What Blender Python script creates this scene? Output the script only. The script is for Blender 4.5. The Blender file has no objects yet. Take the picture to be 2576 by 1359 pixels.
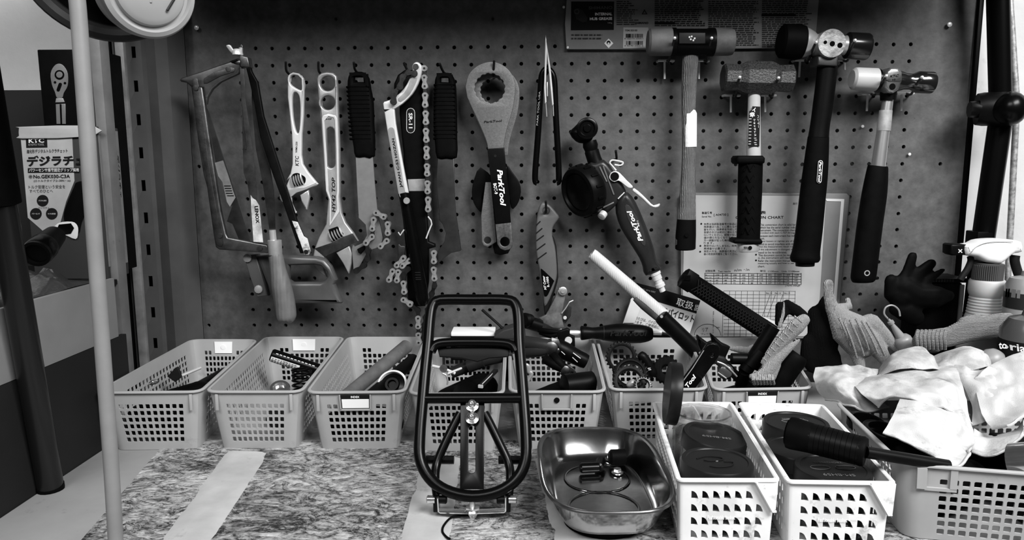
import bpy, bmesh, math, random
from mathutils import Vector as V, Matrix, noise
random.seed(7)
SC = bpy.context.scene
COL = SC.collection
# ------------------------------------------------------------ camera (fitted to the peg board's 25 mm hole grid)
F_PX = 1819.44
CAM = V((-.0669, -1.1122, .3396))
FW = V((-.0206, .98976, -.14130)).normalized()
RT = V((.99977, .02033, -.00356)); RT = (RT - FW * RT.dot(FW)).normalized()
UP = RT.cross(FW).normalized()
cam = bpy.data.cameras.new('camera'); camo = bpy.data.objects.new('camera', cam); COL.objects.link(camo)
cam.sensor_width = 36; cam.lens = F_PX / 2576 * 36; cam.clip_start = .01; cam.clip_end = 50
R3 = Matrix((RT, UP, -FW)).transposed()
camo.matrix_world = Matrix.Translation(CAM) @ R3.to_4x4()
SC.camera = camo
# ------------------------------------------------------------ world, lamps, exposure
w = bpy.data.worlds.new('world'); SC.world = w; w.use_nodes = True
w.node_tree.nodes['Background'].inputs[0].default_value = (1, 1, 1, 1)
w.node_tree.nodes['Background'].inputs[1].default_value = .015
def area(name, loc, target, sx, sy, power, spread=180):
    l = bpy.data.lights.new(name, 'AREA'); l.shape = 'RECTANGLE'; l.size = sx; l.size_y = sy; l.energy = power
    l.spread = math.radians(spread)
    o = bpy.data.objects.new(name, l); COL.objects.link(o); o.location = loc
    o.rotation_euler = (V(target) - V(loc)).to_track_quat('-Z', 'Y').to_euler()
    return o
area('ceiling_tube_lamp_right', (1.0, -1.65, 1.6), (.3, -.2, .1), 1.2, .6, 92)
area('ceiling_tube_lamp_left', (-.75, -1.75, 1.65), (-.1, -.1, .1), 1.2, .6, 30)
SC.view_settings.view_transform = 'Standard'; SC.view_settings.look = 'None'
SC.view_settings.exposure = 0; SC.view_settings.gamma = 1; SC.view_settings.use_curve_mapping = False

# ------------------------------------------------------------ pixel <-> place helpers
def ray(x, y): return FW + RT * ((x - 1288) / F_PX) - UP * ((y - 679.5) / F_PX)
def P(x, y, Y): d = ray(x, y); return CAM + d * ((Y - CAM.y) / d.y)
def B(x, y, Z): d = ray(x, y); return CAM + d * ((Z - CAM.z) / d.z)
def XP(x, y, X): d = ray(x, y); return CAM + d * ((X - CAM.x) / d.x)
def zoom(ox, oy, s): return lambda *a: [(ox + a[i] * s, oy + a[i + 1] * s) for i in range(0, len(a), 2)]

# ------------------------------------------------------------ materials
MATS = {}
def mat(name, v, rough=.5, metal=0, var=None, bump=None, spec=.5, trans=0, alpha=1, coat=0, dirt=None, ior=1.45, wave=None, sheen=0, sss=0):
    """v grey value; var=(scale,lo,hi,detail) multiplies; dirt=(scale,lo,hi,colour) noise-masked stain; bump=(scale,strength); wave=(scale,strength,axis)"""
    if name in MATS: return MATS[name]
    if spec == .5 and v < .06 and metal == 0: spec = .12
    m = bpy.data.materials.new(name); m.use_nodes = True; MATS[name] = m
    nt = m.node_tree; N = nt.nodes; L = nt.links; b = N['Principled BSDF']
    b.inputs['Base Color'].default_value = (v, v, v, 1)
    b.inputs['Roughness'].default_value = rough; b.inputs['Metallic'].default_value = metal
    b.inputs['Specular IOR Level'].default_value = spec; b.inputs['IOR'].default_value = ior
    b.inputs['Transmission Weight'].default_value = trans; b.inputs['Alpha'].default_value = alpha
    b.inputs['Coat Weight'].default_value = coat
    if sss:
        b.inputs['Subsurface Weight'].default_value = sss; b.inputs['Subsurface Scale'].default_value = .004
    tc = N.new('ShaderNodeTexCoord'); out = None
    def noise_node(scale, detail=4, rough_=.6):
        n = N.new('ShaderNodeTexNoise'); n.inputs['Scale'].default_value = scale; n.inputs['Detail'].default_value = detail
        n.inputs['Roughness'].default_value = rough_
        L.new(tc.outputs['Object'], n.inputs['Vector']); return n
    if var:
        n = noise_node(var[0], var[3] if len(var) > 3 else 5)
        mr = N.new('ShaderNodeMapRange'); mr.inputs[1].default_value = .3; mr.inputs[2].default_value = .7
        mr.inputs[3].default_value = v * var[1]; mr.inputs[4].default_value = v * var[2]
        L.new(n.outputs['Fac'], mr.inputs[0]); out = mr.outputs[0]
    if dirt:
        ds = dirt if isinstance(dirt, list) else [dirt]
        for d in ds:
            n = noise_node(d[0], 6, .7)
            mr = N.new('ShaderNodeMapRange'); mr.inputs[1].default_value = d[1]; mr.inputs[2].default_value = d[2]
            L.new(n.outputs['Fac'], mr.inputs[0])
            mx = N.new('ShaderNodeMix'); mx.data_type = 'FLOAT'
            L.new(mr.outputs[0], mx.inputs[0])
            if out: L.new(out, mx.inputs[2])
            else: mx.inputs[2].default_value = v
            mx.inputs[3].default_value = d[3]; out = mx.outputs[0]
    if out:
        cc = N.new('ShaderNodeCombineColor')
        for i in range(3): L.new(out, cc.inputs[i])
        L.new(cc.outputs[0], b.inputs['Base Color'])
    h = None; st = 0
    if bump:
        n = noise_node(bump[0], 4); h = n.outputs['Fac']; st = bump[1]
    if wave:
        wv = N.new('ShaderNodeTexWave'); wv.inputs['Scale'].default_value = wave[0]; wv.bands_direction = wave[2]
        wv.inputs['Distortion'].default_value = wave[3] if len(wave) > 3 else 1.5
        wv.inputs['Detail'].default_value = 2
        L.new(tc.outputs['Object'], wv.inputs['Vector'])
        if h:
            ad = N.new('ShaderNodeMath'); ad.operation = 'ADD'; L.new(h, ad.inputs[0]); L.new(wv.outputs['Fac'], ad.inputs[1]); h = ad.outputs[0]
        else: h = wv.outputs['Fac']
        st = max(st, wave[1])
    if h:
        bp = N.new('ShaderNodeBump'); bp.inputs['Strength'].default_value = st; bp.inputs['Distance'].default_value = .002
        L.new(h, bp.inputs['Height']); L.new(bp.outputs[0], b.inputs['Normal'])
    return m
blk = mat('black rubber', .0018, .6, spec=.05, var=(60, .7, 1.4))
blkp = mat('black gloss paint', .0015, .26, spec=.16)
blks = mat('black satin plastic', .002, .4, spec=.10, var=(40, .7, 1.5))
dark = mat('dark grey plastic', .010, .5, spec=.12, var=(30, .7, 1.3))
dsteel = mat('darkened steel', .10, .42, 1, var=(60, .5, 1.3), bump=(300, .08))
hw = mat('polished hardware', .78, .16, .95, var=(60, .8, 1.05))
zinc = mat('bright zinc wire', .9, .3, .3)
chrome = mat('chrome plated steel', .85, .26, .38, var=(25, .85, 1))
steel = mat('satin steel', .40, .38, .5, var=(40, .75, 1.15), bump=(500, .06))
bsteel = mat('bright brushed steel', .62, .3, .6, var=(30, .85, 1.1))
chainm = mat('greasy chain steel', .40, .33, .6, var=(120, .5, 1.2))
grey = mat('mid grey paint', .16, .45, var=(50, .8, 1.15))
lgrey = mat('light grey plastic', .34, .5, var=(40, .85, 1.1))
white = mat('white print', .85, .5)
paper = mat('white paper', .62, .7, var=(18, .85, 1.05))
ink = mat('black ink', .008, .7, spec=.1)
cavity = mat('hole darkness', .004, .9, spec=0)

# ------------------------------------------------------------ objects
def thing(name, label, cat, loc=(0, 0, 0), group=None, kind=None):
    o = bpy.data.objects.new(name, None); COL.objects.link(o); o.location = loc; o.empty_display_size = .02
    return tag(o, label, cat, group, kind)
def tag(o, label, cat=None, group=None, kind=None):
    o['label'] = label
    if cat: o['category'] = cat
    if group: o['group'] = group
    if kind: o['kind'] = kind
    return o
def origin(o):
    p = V((0, 0, 0))
    while o: p = p + V(o.location); o = o.parent
    return p
def link(name, me, m, parent=None, smooth=30, label=None):
    """me holds world coordinates; the object is moved to its thing's base"""
    if m: me.materials.append(m)
    if smooth:
        me.polygons.foreach_set('use_smooth', [True] * len(me.polygons)); me.set_sharp_from_angle(angle=math.radians(smooth))
    o = bpy.data.objects.new(name, me)
    if parent:
        me.transform(Matrix.Translation(-origin(parent))); o.parent = parent
    else:
        if len(me.vertices):
            xs = [v.co for v in me.vertices]
            c = V(((min(v.x for v in xs) + max(v.x for v in xs)) / 2, (min(v.y for v in xs) + max(v.y for v in xs)) / 2, min(v.z for v in xs)))
            me.transform(Matrix.Translation(-c)); o.location = c
    COL.objects.link(o)
    if label: o['label'] = label
    return o
def thicken(bm, t):
    bm.normal_update(); bm.verts.index_update()
    vs = bm.verts[:]; fs = bm.faces[:]; be = [(e.verts[0], e.verts[1], e.link_faces[0]) for e in bm.edges if len(e.link_faces) == 1]
    nv = {v: bm.verts.new(v.co - v.normal * t) for v in vs}
    for f in fs:
        try: bm.faces.new([nv[v] for v in reversed(f.verts[:])])
        except ValueError: pass
    for a, b, f in be:
        l = f.verts[:]; i = l.index(a)
        if l[(i + 1) % len(l)] is not b: a, b = b, a
        try: bm.faces.new((b, a, nv[a], nv[b]))
        except ValueError: pass
def raw(name, verts, faces, m, parent=None, smooth=30, label=None, solid=0, weld=0):
    me = bpy.data.meshes.new(name); bm = bmesh.new()
    vs = [bm.verts.new(v) for v in verts]
    for f in faces:
        try: bm.faces.new([vs[i] for i in f])
        except ValueError: pass
    if weld: bmesh.ops.remove_doubles(bm, verts=bm.verts, dist=weld)
    bmesh.ops.recalc_face_normals(bm, faces=bm.faces)
    if solid: thicken(bm, solid)
    bm.to_mesh(me); bm.free()
    return link(name, me, m, parent, smooth, label)
def box(name, c, s, m, parent=None, bev=0, rot=None, seg=2, label=None):
    bm = bmesh.new(); bmesh.ops.create_cube(bm, size=1)
    bmesh.ops.scale(bm, vec=s, verts=bm.verts)
    if bev: bmesh.ops.bevel(bm, geom=bm.edges[:], offset=bev, segments=seg, affect='EDGES', profile=.6)
    if rot is not None: bmesh.ops.transform(bm, matrix=rot.to_4x4(), verts=bm.verts)
    bmesh.ops.translate(bm, vec=c, verts=bm.verts)
    me = bpy.data.meshes.new(name); bm.to_mesh(me); bm.free()
    return link(name, me, m, parent, 35, label)
def frames(pts, closed=False):
    n = len(pts); T = []
    for i in range(n):
        a = pts[(i - 1) % n] if (closed or i > 0) else pts[i]; b = pts[(i + 1) % n] if (closed or i < n - 1) else pts[i]
        T.append((b - a).normalized())
    up = V((0, 0, 1)) if abs(T[0].z) < .9 else V((0, 1, 0))
    U = [(up - T[0] * up.dot(T[0])).normalized()]
    for i in range(1, n):
        u = U[-1] - T[i] * U[-1].dot(T[i]); U.append(u.normalized())
    return T, U
def tube_geo(pts, r, seg=12, closed=False, flat=1, up=None, cap=True):
    pts = [V(p) for p in pts]; n = len(pts)
    R = r if isinstance(r, (list, tuple)) else [r] * n
    T, U = frames(pts, closed); vs = []; fs = []
    for i in range(n):
        u = U[i]
        if up is not None: u = (V(up) - T[i] * V(up).dot(T[i])).normalized()
        s = T[i].cross(u)
        for k in range(seg):
            a = 2 * math.pi * (k + .5) / seg
            vs.append(pts[i] + u * (math.cos(a) * R[i] * flat) + s * (math.sin(a) * R[i]))
    for i in range(n if closed else n - 1):
        j = (i + 1) % n
        for k in range(seg):
            fs.append((i * seg + k, i * seg + (k + 1) % seg, j * seg + (k + 1) % seg, j * seg + k))
    if cap and not closed:
        fs.append(tuple(range(seg))[::-1]); fs.append(tuple(range((n - 1) * seg, n * seg)))
    return vs, fs
def tube(name, pts, r, m, parent=None, seg=12, closed=False, flat=1, up=None, smooth=40, label=None):
    vs, fs = tube_geo(pts, r, seg, closed, flat, up)
    return raw(name, vs, fs, m, parent, smooth, label)
def multi(name, geos, m, parent=None, smooth=35, label=None):
    vs = []; fs = []
    for v, f in geos:
        o = len(vs); vs += list(v); fs += [tuple(i + o for i in q) for q in f]
    return raw(name, vs, fs, m, parent, smooth, label)
def box_geo(c, s, rot=None):
    c = V(c); o = []
    for x in (-.5, .5):
        for y in (-.5, .5):
            for z in (-.5, .5):
                p = V((x * s[0], y * s[1], z * s[2])); o.append(c + (rot @ p if rot is not None else p))
    return o, [(0, 1, 3, 2), (4, 6, 7, 5), (0, 4, 5, 1), (2, 3, 7, 6), (0, 2, 6, 4), (1, 5, 7, 3)]
def lathe(name, prof, a, d, m, parent=None, seg=24, smooth=35, label=None, geo=False, sq=1.0, up=None):
    """prof: (distance along axis d from a, radius)"""
    a = V(a); d = V(d).normalized(); q = V((0, 0, 1)) if abs(d.z) < .9 else V((0, 1, 0))
    if up is not None: q = V(up)
    u = (q - d * q.dot(d)).normalized(); s = d.cross(u); vs = []; fs = []
    for t, r in prof:
        for k in range(seg):
            g = 2 * math.pi * k / seg; vs.append(a + d * t + u * (math.cos(g) * r) + s * (math.sin(g) * r * sq))
    n = len(prof)
    for i in range(n - 1):
        for k in range(seg): fs.append((i * seg + k, i * seg + (k + 1) % seg, (i + 1) * seg + (k + 1) % seg, (i + 1) * seg + k))
    if prof[0][1] > 1e-6: fs.append(tuple(range(seg))[::-1])
    if prof[-1][1] > 1e-6: fs.append(tuple(range((n - 1) * seg, n * seg)))
    if geo: return vs, fs
    return raw(name, vs, fs, m, parent, smooth, label, weld=1e-7)
def crom(pts, k=4, closed=True):
    """Catmull-Rom through pixel/3d points; a point given twice stays a corner"""
    n = len(pts); out = []
    q = [V(p) for p in pts]
    for i in range(n if closed else n - 1):
        p1 = q[i]; p2 = q[(i + 1) % n]
        p0 = q[(i - 1) % n] if (closed or i > 0) else p1; p3 = q[(i + 2) % n] if (closed or i < n - 2) else p2
        if (p1 - p2).length < 1e-9: continue
        for j in range(k):
            t = j / k
            out.append(.5 * ((2 * p1) + (p2 - p0) * t + (2 * p0 - 5 * p1 + 4 * p2 - p3) * t * t + (3 * p1 - p0 - 3 * p2 + p3) * t ** 3))
    if not closed: out.append(q[-1])
    return out
def circ(x, y, r, n=20, ry=None): return [(x + r * math.cos(2 * math.pi * i / n), y + (ry or r) * math.sin(2 * math.pi * i / n)) for i in range(n)]
def slot(x0, y0, x1, y1, r, n=6):
    a = math.atan2(y1 - y0, x1 - x0); o = []
    for i in range(n + 1): t = a + math.pi / 2 + math.pi * i / n; o.append((x0 + r * math.cos(t), y0 + r * math.sin(t)))
    for i in range(n + 1): t = a - math.pi / 2 + math.pi * i / n; o.append((x1 + r * math.cos(t), y1 + r * math.sin(t)))
    return o
def plate_xy(name, loops, t, bev, m, parent, xf, bres=2, smooth=35, label=None):
    """flat shape from 2d loops (outer + holes), thickness t, rounded edges; xf maps (a,b,c) -> world"""
    bb = [min(q[0] for q in loops[0]), max(q[0] for q in loops[0]), min(q[1] for q in loops[0]), max(q[1] for q in loops[0])]
    bev = min(bev, t / 2 * .98); b0 = bev
    for tries in range(5):
        c = bpy.data.curves.new('c', 'CURVE'); c.dimensions = '2D'; c.fill_mode = 'BOTH'
        c.extrude = max(t / 2 - bev, 1e-6); c.bevel_depth = bev; c.bevel_resolution = bres; c.offset = -bev
        for lp in loops:
            s = c.splines.new('POLY'); s.points.add(len(lp) - 1); s.use_cyclic_u = True
            for p, q in zip(s.points, lp): p.co = (q[0], q[1], 0, 1)
        o = bpy.data.objects.new('c', c); me = bpy.data.meshes.new_from_object(o)
        bpy.data.objects.remove(o); bpy.data.curves.remove(c); me.materials.clear()
        bm = bmesh.new(); bm.from_mesh(me); bmesh.ops.remove_doubles(bm, verts=bm.verts, dist=2e-6)
        bad = sum(1 for e in bm.edges if len(e.link_faces) < 2) if bev > 0 else 0
        e_ = b0 * .4 + 1e-5
        bad += sum(1 for v in bm.verts if v.co.x < bb[0] - e_ or v.co.x > bb[1] + e_ or v.co.y < bb[2] - e_ or v.co.y > bb[3] + e_)
        if bad == 0 or tries == 4: break
        bm.free(); bpy.data.meshes.remove(me); bev = bev * .5 if tries < 3 else 0
    if tries: print('PLATE retry', name, tries, bad)
    bmesh.ops.recalc_face_normals(bm, faces=bm.faces); bm.to_mesh(me); bm.free(); me.name = name
    for v in me.vertices: v.co = xf(*v.co)
    return link(name, me, m, parent, smooth, label)
def plate(name, outer, Y, t, m, parent=None, bev=.001, holes=(), k=0, bres=2, label=None):
    """outline given where it shows in the photo, its front standing on plane y=Y, thickness t backwards"""
    def cv(l):
        l = [p[:2] for p in l]
        if k: l = crom(l, k)
        return [(q.x, q.z) for q in (P(p[0], p[1], Y) for p in l)]
    return plate_xy(name, [cv(outer)] + [[(q.x, q.z) for q in (P(p[0], p[1], Y) for p in h)] for h in holes], t, bev, m, parent,
                    lambda a, b, c: V((a, Y + t / 2 - c, b)), bres, 35, label)
def text_mesh(body, bold=0, shear=0):
    c = bpy.data.curves.new('t', 'FONT'); c.body = body; c.size = 1; c.resolution_u = 2; c.offset = bold; c.shear = shear
    o = bpy.data.objects.new('t', c); me = bpy.data.meshes.new_from_object(o)
    bpy.data.objects.remove(o); bpy.data.curves.remove(c); me.materials.clear(); return me
def text3(name, body, O, U, Wv, m, parent, bold=0, shear=0, w=None, h=None):
    """baseline starts at O, runs along U for length w; Wv is the letters' up direction, h the height of the letters"""
    me = text_mesh(body, bold, shear)
    if not len(me.vertices): return None
    xs = [v.co.x for v in me.vertices]; ys = [v.co.y for v in me.vertices]
    x0, x1, y0, y1 = min(xs), max(xs), min(ys), max(ys)
    U = V(U).normalized(); Wv = V(Wv).normalized(); O = V(O)
    for v in me.vertices: v.co = O + U * ((v.co.x - x0) / (x1 - x0) * w) + Wv * ((v.co.y - y0) / (y1 - y0) * h)
    return link(name, me, m, parent, 0)
def text(name, body, p0, p1, h, Y, m, parent, bold=0, shear=0, flip=1):
    """lettering on plane y=Y: from pixel p0 to p1 along its foot, h pixels tall"""
    a = P(*p0, Y); b = P(*p1, Y); U = (b - a)
    dx, dy = p1[0] - p0[0], p1[1] - p0[1]; l = math.hypot(dx, dy)
    top = P(p0[0] + dy / l * h, p0[1] - dx / l * h, Y) - a
    return text3(name, body, a, U, top * flip, m, parent, bold, shear, U.length, top.length)
def join_text(parent): pass
# perforated surfaces: a grid whose cells may carry a hole outline
def perforated(name, us, vs_, hole, fmap, m, parent, thick, smooth=25, label=None):
    bm = bmesh.new(); cache = {}
    def vert(u, v):
        k = (round(u, 7), round(v, 7))
        if k not in cache: cache[k] = bm.verts.new(fmap(u, v))
        return cache[k]
    def face(l):
        l = [q for i, q in enumerate(l) if q is not l[i - 1]]
        if len(l) > 2:
            try: bm.faces.new(l)
            except ValueError: pass
    for i in range(len(us) - 1):
        for j in range(len(vs_) - 1):
            u0, u1, v0, v1 = us[i], us[i + 1], vs_[j], vs_[j + 1]
            h = hole(i, j, u0, u1, v0, v1)
            out = [(u0, v0), (u1, v0), (u1, v1), (u0, v1)]
            if not h: face([vert(*p) for p in out]); continue
            cx = sum(p[0] for p in h) / len(h); cy = sum(p[1] for p in h) / len(h)
            ang = lambda p: math.atan2(p[1] - cy, p[0] - cx) % (2 * math.pi)
            A = sorted(out, key=ang); Bq = sorted(h, key=ang); na, nb = len(A), len(Bq); a = b = 0
            while a < na or b < nb:
                aa = ang(A[a % na]) + (2 * math.pi if a >= na else 0); 
                an = ang(A[(a + 1) % na]) + (2 * math.pi if a + 1 >= na else 0); bn = ang(Bq[(b + 1) % nb]) + (2 * math.pi if b + 1 >= nb else 0)
                if b >= nb or (a < na and an <= bn): face([vert(*A[a % na]), vert(*A[(a + 1) % na]), vert(*Bq[b % nb])]); a += 1
                else: face([vert(*A[a % na]), vert(*Bq[(b + 1) % nb]), vert(*Bq[b % nb])]); b += 1
    bmesh.ops.recalc_face_normals(bm, faces=bm.faces)
    thicken(bm, thick)
    me = bpy.data.meshes.new(name); bm.to_mesh(me); bm.free()
    return link(name, me, m, parent, smooth, label)
def blob(name, limbs, m, parent=None, voxel=.002, smooth_it=4, label=None, disp=None):
    """one continuous skin around tapered limbs: limbs = (points, radii, flat, up)"""
    bm = bmesh.new()
    for L_ in limbs:
        pts, rr = L_[0], L_[1]; fl = L_[2] if len(L_) > 2 else 1; up = L_[3] if len(L_) > 3 else None
        pts = [V(p) for p in pts]
        d0 = (pts[1] - pts[0]).normalized(); d1 = (pts[-1] - pts[-2]).normalized()
        pts = [pts[0] - d0 * rr[0] * .8, pts[0] - d0 * rr[0] * .5] + pts + [pts[-1] + d1 * rr[-1] * .5, pts[-1] + d1 * rr[-1] * .8]
        rr = [rr[0] * .35, rr[0] * .8] + list(rr) + [rr[-1] * .8, rr[-1] * .35]
        vs, fs = tube_geo(pts, rr, 10, False, fl, up); q = [bm.verts.new(v) for v in vs]
        for f in fs: bm.faces.new([q[i] for i in f])
    bmesh.ops.recalc_face_normals(bm, faces=bm.faces)
    me = bpy.data.meshes.new(name); bm.to_mesh(me); bm.free()
    o = bpy.data.objects.new('tmp', me); COL.objects.link(o)
    md = o.modifiers.new('r', 'REMESH'); md.mode = 'VOXEL'; md.voxel_size = voxel
    ms = o.modifiers.new('s', 'SMOOTH'); ms.iterations = smooth_it; ms.factor = .5
    dg = bpy.context.evaluated_depsgraph_get(); me2 = bpy.data.meshes.new_from_object(o.evaluated_get(dg))
    bpy.data.objects.remove(o); bpy.data.meshes.remove(me)
    if disp:
        for v in me2.vertices: v.co = disp(v.co.copy(), v.normal.copy())
    me2.name = name; me2.materials.clear()
    return link(name, me2, m, parent, 80, label)
# ============================================================ the setting
plaster = mat('white plaster', .52, .85, var=(9, .9, 1.08), bump=(45, .35), dirt=(14, .62, .8, .3))
def slab(name, x0, x1, y0, y1, z0, z1, m, bev=0, parent=None):
    return box(name, ((x0 + x1) / 2, (y0 + y1) / 2, (z0 + z1) / 2), (x1 - x0, y1 - y0, z1 - z0), m, parent, bev)
o = slab('wall_back', -1.7, 1.7, .035, .1, -.8, 1.5, plaster); tag(o, 'white plaster wall behind the pegboard and shelves', kind='structure')
o = slab('floor', -1.7, 1.7, -2.2, .035, -.83, -.8, mat('concrete floor', .2, .8, var=(6, .8, 1.2))); tag(o, 'grey concrete floor under the workbench', kind='structure')
o = slab('overhead_shelf_1', -.64, .61, -.34, .034, .70, .725, mat('dark shelf board', .08, .6)); tag(o, 'unseen dark shelf board that shades the top of the pegboard', kind='structure')  # unseen shelf, inferred from and sized for the shade across the board's top
for x in (-.6, -.05, .56):
    raw('bracket', [(x - .01, -.001, .70), (x + .01, -.001, .70), (x - .01, -.2, .70), (x + .01, -.2, .70), (x - .01, -.001, .64), (x + .01, -.001, .64)],
        [(0, 1, 3, 2), (0, 2, 4), (1, 5, 3), (2, 3, 5, 4), (0, 4, 5, 1)], dark, o, 0)
# ------------------------------------------------------------ peg board with its real holes
board_m = mat('grey hardboard', .064, .62, var=(55, .62, 1.38, 10), bump=(220, .15), dirt=[(7, .60, .85, .05), (30, .64, .78, .03), (75, .68, .76, .015)])
pb = thing('pegboard', 'grey perforated hardboard panel that the hand tools hang on', 'pegboard', (0, .003, .02))
us = [-.598, -.585, -.560] + [(i - 20.5) * .025 for i in range(42)] + [.545, .57, .592]
zs = [.02, .04] + [.517 - .025 * (j - .5) for j in range(18, -1, -1)] + [.62, .699]
zs = sorted(zs)
def peg(i, j, u0, u1, v0, v1):
    col = i - 3; row = 18 - (j - 1) - 1 if True else 0
    cx, cz = (u0 + u1) / 2, (v0 + v1) / 2
    row = round((.517 - cz) / .025)
    ok = abs((.517 - cz) / .025 - row) < .05 and 0 <= row <= 17 and v1 - v0 < .026
    if not ok: return None
    if i == 1: ok = row in (7, 17)
    elif i == len(us) - 3: ok = row in (7,)
    elif 0 <= col <= 40: ok = not (row == 0 and (col < 1 or 28 < col < 37)) and not (col > 39 and row in (16, 17)) and not (row in (0,) and col == 30)
    else: ok = False
    if not ok: return None
    jx, jz = random.uniform(-.0005, .0005), random.uniform(-.0005, .0005)
    return [(cx + jx + .0029 * math.cos(a * math.pi / 6), cz + jz + .0029 * math.sin(a * math.pi / 6)) for a in range(12)]
perforated('panel', us, zs, peg, lambda u, v: V((u, .004, v)), board_m, pb, -.004, 20)
for p in ((495, 70), (2388, 62)):
    q = P(*p, 0); s = lathe('screw', [(0, .0035), (.0015, .0035), (.0025, .002), (.0025, 0)], q, (0, -1, 0), chrome, pb, 12)
for p in ((845, 48), (1240, 48), (2288, 388), (2170, 318)):
    q = P(*p, 0); lathe('screw', [(-.001, .0022), (.0008, .0022), (.001, 0)], q, (0, -1, 0), dark if p[1] < 60 else chrome, pb, 8)
slab('edge_shade_strip', .592, .5985, -.002, .034, .0, .699, blks, .001, pb)  # black strip for the board's edge and the shadow gap beside it
slab('edge_shade_strip', -.606, -.598, .0, .034, .0, .699, blks, .001, pb)  # black strip put in for the shade of the left gap
slab('bright_edge', -.6085, -.6062, -.010, .034, .0, .699, mat('bright bare edge', .6, .35, .3), .0004, pb)  # metal strip whose pale colour also carries the edge highlight
slab('batten', -.59, .585, .0062, .03, .625, .66, dark, 0, pb)
slab('batten', -.59, .585, .0062, .03, .0, .03, dark, 0, pb)
# ------------------------------------------------------------ workbench
wb = thing('workbench', 'pale workbench top carrying the baskets and stained mat', 'workbench', (0, -.3, -.8))
wood = mat('worn pale bench top', .28, .55, var=(8, .85, 1.1), dirt=(40, .62, .75, .2), bump=(90, .12))
slab('top', -.5845, .75, -.85, .034, -.035, 0, wood, .002, wb)
for x in (-.53, .70):
    for y in (-.80, -.02): slab('leg', x - .025, x + .025, y - .025, y + .025, -.8, -.035, dark, .003, wb)
slab('apron', -.52, .69, -.81, -.79, -.11, -.035, dark, 0, wb)
# stained mat: a thin creased sheet with two strips of tape
def mat_material():
    m = bpy.data.materials.new('stained work mat'); m.use_nodes = True; nt = m.node_tree; N = nt.nodes; L = nt.links; b = N['Principled BSDF']
    b.inputs['Roughness'].default_value = .5
    tc = N.new('ShaderNodeTexCoord'); mp = N.new('ShaderNodeMapping'); mp.inputs['Scale'].default_value = (1, 1.7, 1); mp.inputs['Rotation'].default_value = (0, 0, .3)
    L.new(tc.outputs['Object'], mp.inputs[0])
    def nz(scale, detail, rough, dist=0):
        n = N.new('ShaderNodeTexNoise'); n.inputs['Scale'].default_value = scale; n.inputs['Detail'].default_value = detail; n.inputs['Roughness'].default_value = rough; n.inputs['Distortion'].default_value = dist
        L.new(mp.outputs[0], n.inputs['Vector']); return n.outputs['Fac']
    def mth(op, a, b):
        q = N.new('ShaderNodeMath'); q.operation = op
        for i, x in enumerate((a, b)):
            if isinstance(x, (int, float)): q.inputs[i].default_value = x
            else: L.new(x, q.inputs[i])
        return q.outputs[0]
    n1 = nz(95, 10, .82, .9); n2 = nz(7, 4, .6); n3 = nz(20, 6, .65, 1.5)
    ridge = mth('ABSOLUTE', mth('SUBTRACT', n3, .5), 0)
    soil_crease = mth('ADD', mth('ADD', mth('MULTIPLY', n1, .78), mth('MULTIPLY', n2, .34)), mth('MULTIPLY', ridge, .55))
    soil_crease = mth('SUBTRACT', soil_crease, mth('MULTIPLY', mth('MAXIMUM', mth('SUBTRACT', .022, ridge), 0), 3.8))  # thin dark lines put into the colour along the creases
    cr = N.new('ShaderNodeValToRGB'); e = cr.color_ramp.elements
    e[0].position = .48; e[0].color = (.012, .012, .012, 1); e[1].position = .74; e[1].color = (.62, .62, .62, 1)
    q = e.new(.545); q.color = (.12, .12, .12, 1); q = e.new(.62); q.color = (.32, .32, .32, 1)
    L.new(soil_crease, cr.inputs[0]); L.new(cr.outputs[0], b.inputs['Base Color'])
    bp = N.new('ShaderNodeBump'); bp.inputs['Strength'].default_value = .8; bp.inputs['Distance'].default_value = .003
    L.new(mth('ADD', mth('MULTIPLY', ridge, 2.0), mth('MULTIPLY', n1, .4)), bp.inputs['Height']); L.new(bp.outputs[0], b.inputs['Normal'])
    return m
wm = thing('work_mat', 'wrinkled grease-stained grey mat taped to the workbench', 'mat', (-.1, -.45, 0))
m0 = B(380, 1156, 0); m1 = B(205, 1359, 0)
nx, ny = 150, 70; vs = []; fs = []
for j in range(ny + 1):
    for i in range(nx + 1):
        y = -.78 + j / ny * .535
        xl = m1.x + (m0.x - m1.x) * (y - m1.y) / (m0.y - m1.y)
        x = xl + (.62 - xl) * i / nx
        q = V((x * 9 + y * 4, y * 30, 0)); hgt = .0012 + .0016 * max(0, noise.noise(q)) + .0007 * abs(noise.noise(q * 3))
        if i in (0, nx) or j in (0, ny): hgt = .0004
        vs.append(V((x, y, hgt)))
for j in range(ny):
    for i in range(nx): a = j * (nx + 1) + i; fs.append((a, a + 1, a + nx + 2, a + nx + 1))
raw('sheet', vs, fs, mat_material(), wm, 80)
tape_m = mat('grubby pale tape', .42, .5, var=(14, .75, 1.12, 8), dirt=[(30, .62, .78, .2)], bump=(60, .2))
def strip(name, a0, a1, b0, b1, m, parent, z=.0034):
    a0, a1, b0, b1 = (B(*q, z) for q in (a0, a1, b0, b1)); n = 26; vs = []; fs = []
    for i in range(n + 1):
        t = i / n
        for k in range(7):
            s = k / 6; p = (a0.lerp(a1, t)).lerp(b0.lerp(b1, t), s); p.z = z + .0006 * noise.noise(p * 50) + (-.002 if k in (0, 6) else 0); vs.append(p)
    for i in range(n):
        for k in range(6): a = i * 7 + k; fs.append((a, a + 1, a + 8, a + 7))
    return raw(name, vs, fs, m, parent, 80)
strip('tape_strip', (388, 1380), (571, 1132), (515, 1380), (675, 1138), tape_m, wm)
strip('tape_strip', (1000, 1380), (1062, 1150), (1128, 1380), (1160, 1150), tape_m, wm)
strip('tape_strip', (1400, 1385), (1345, 1150), (1620, 1385), (1500, 1150), tape_m, wm)
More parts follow.
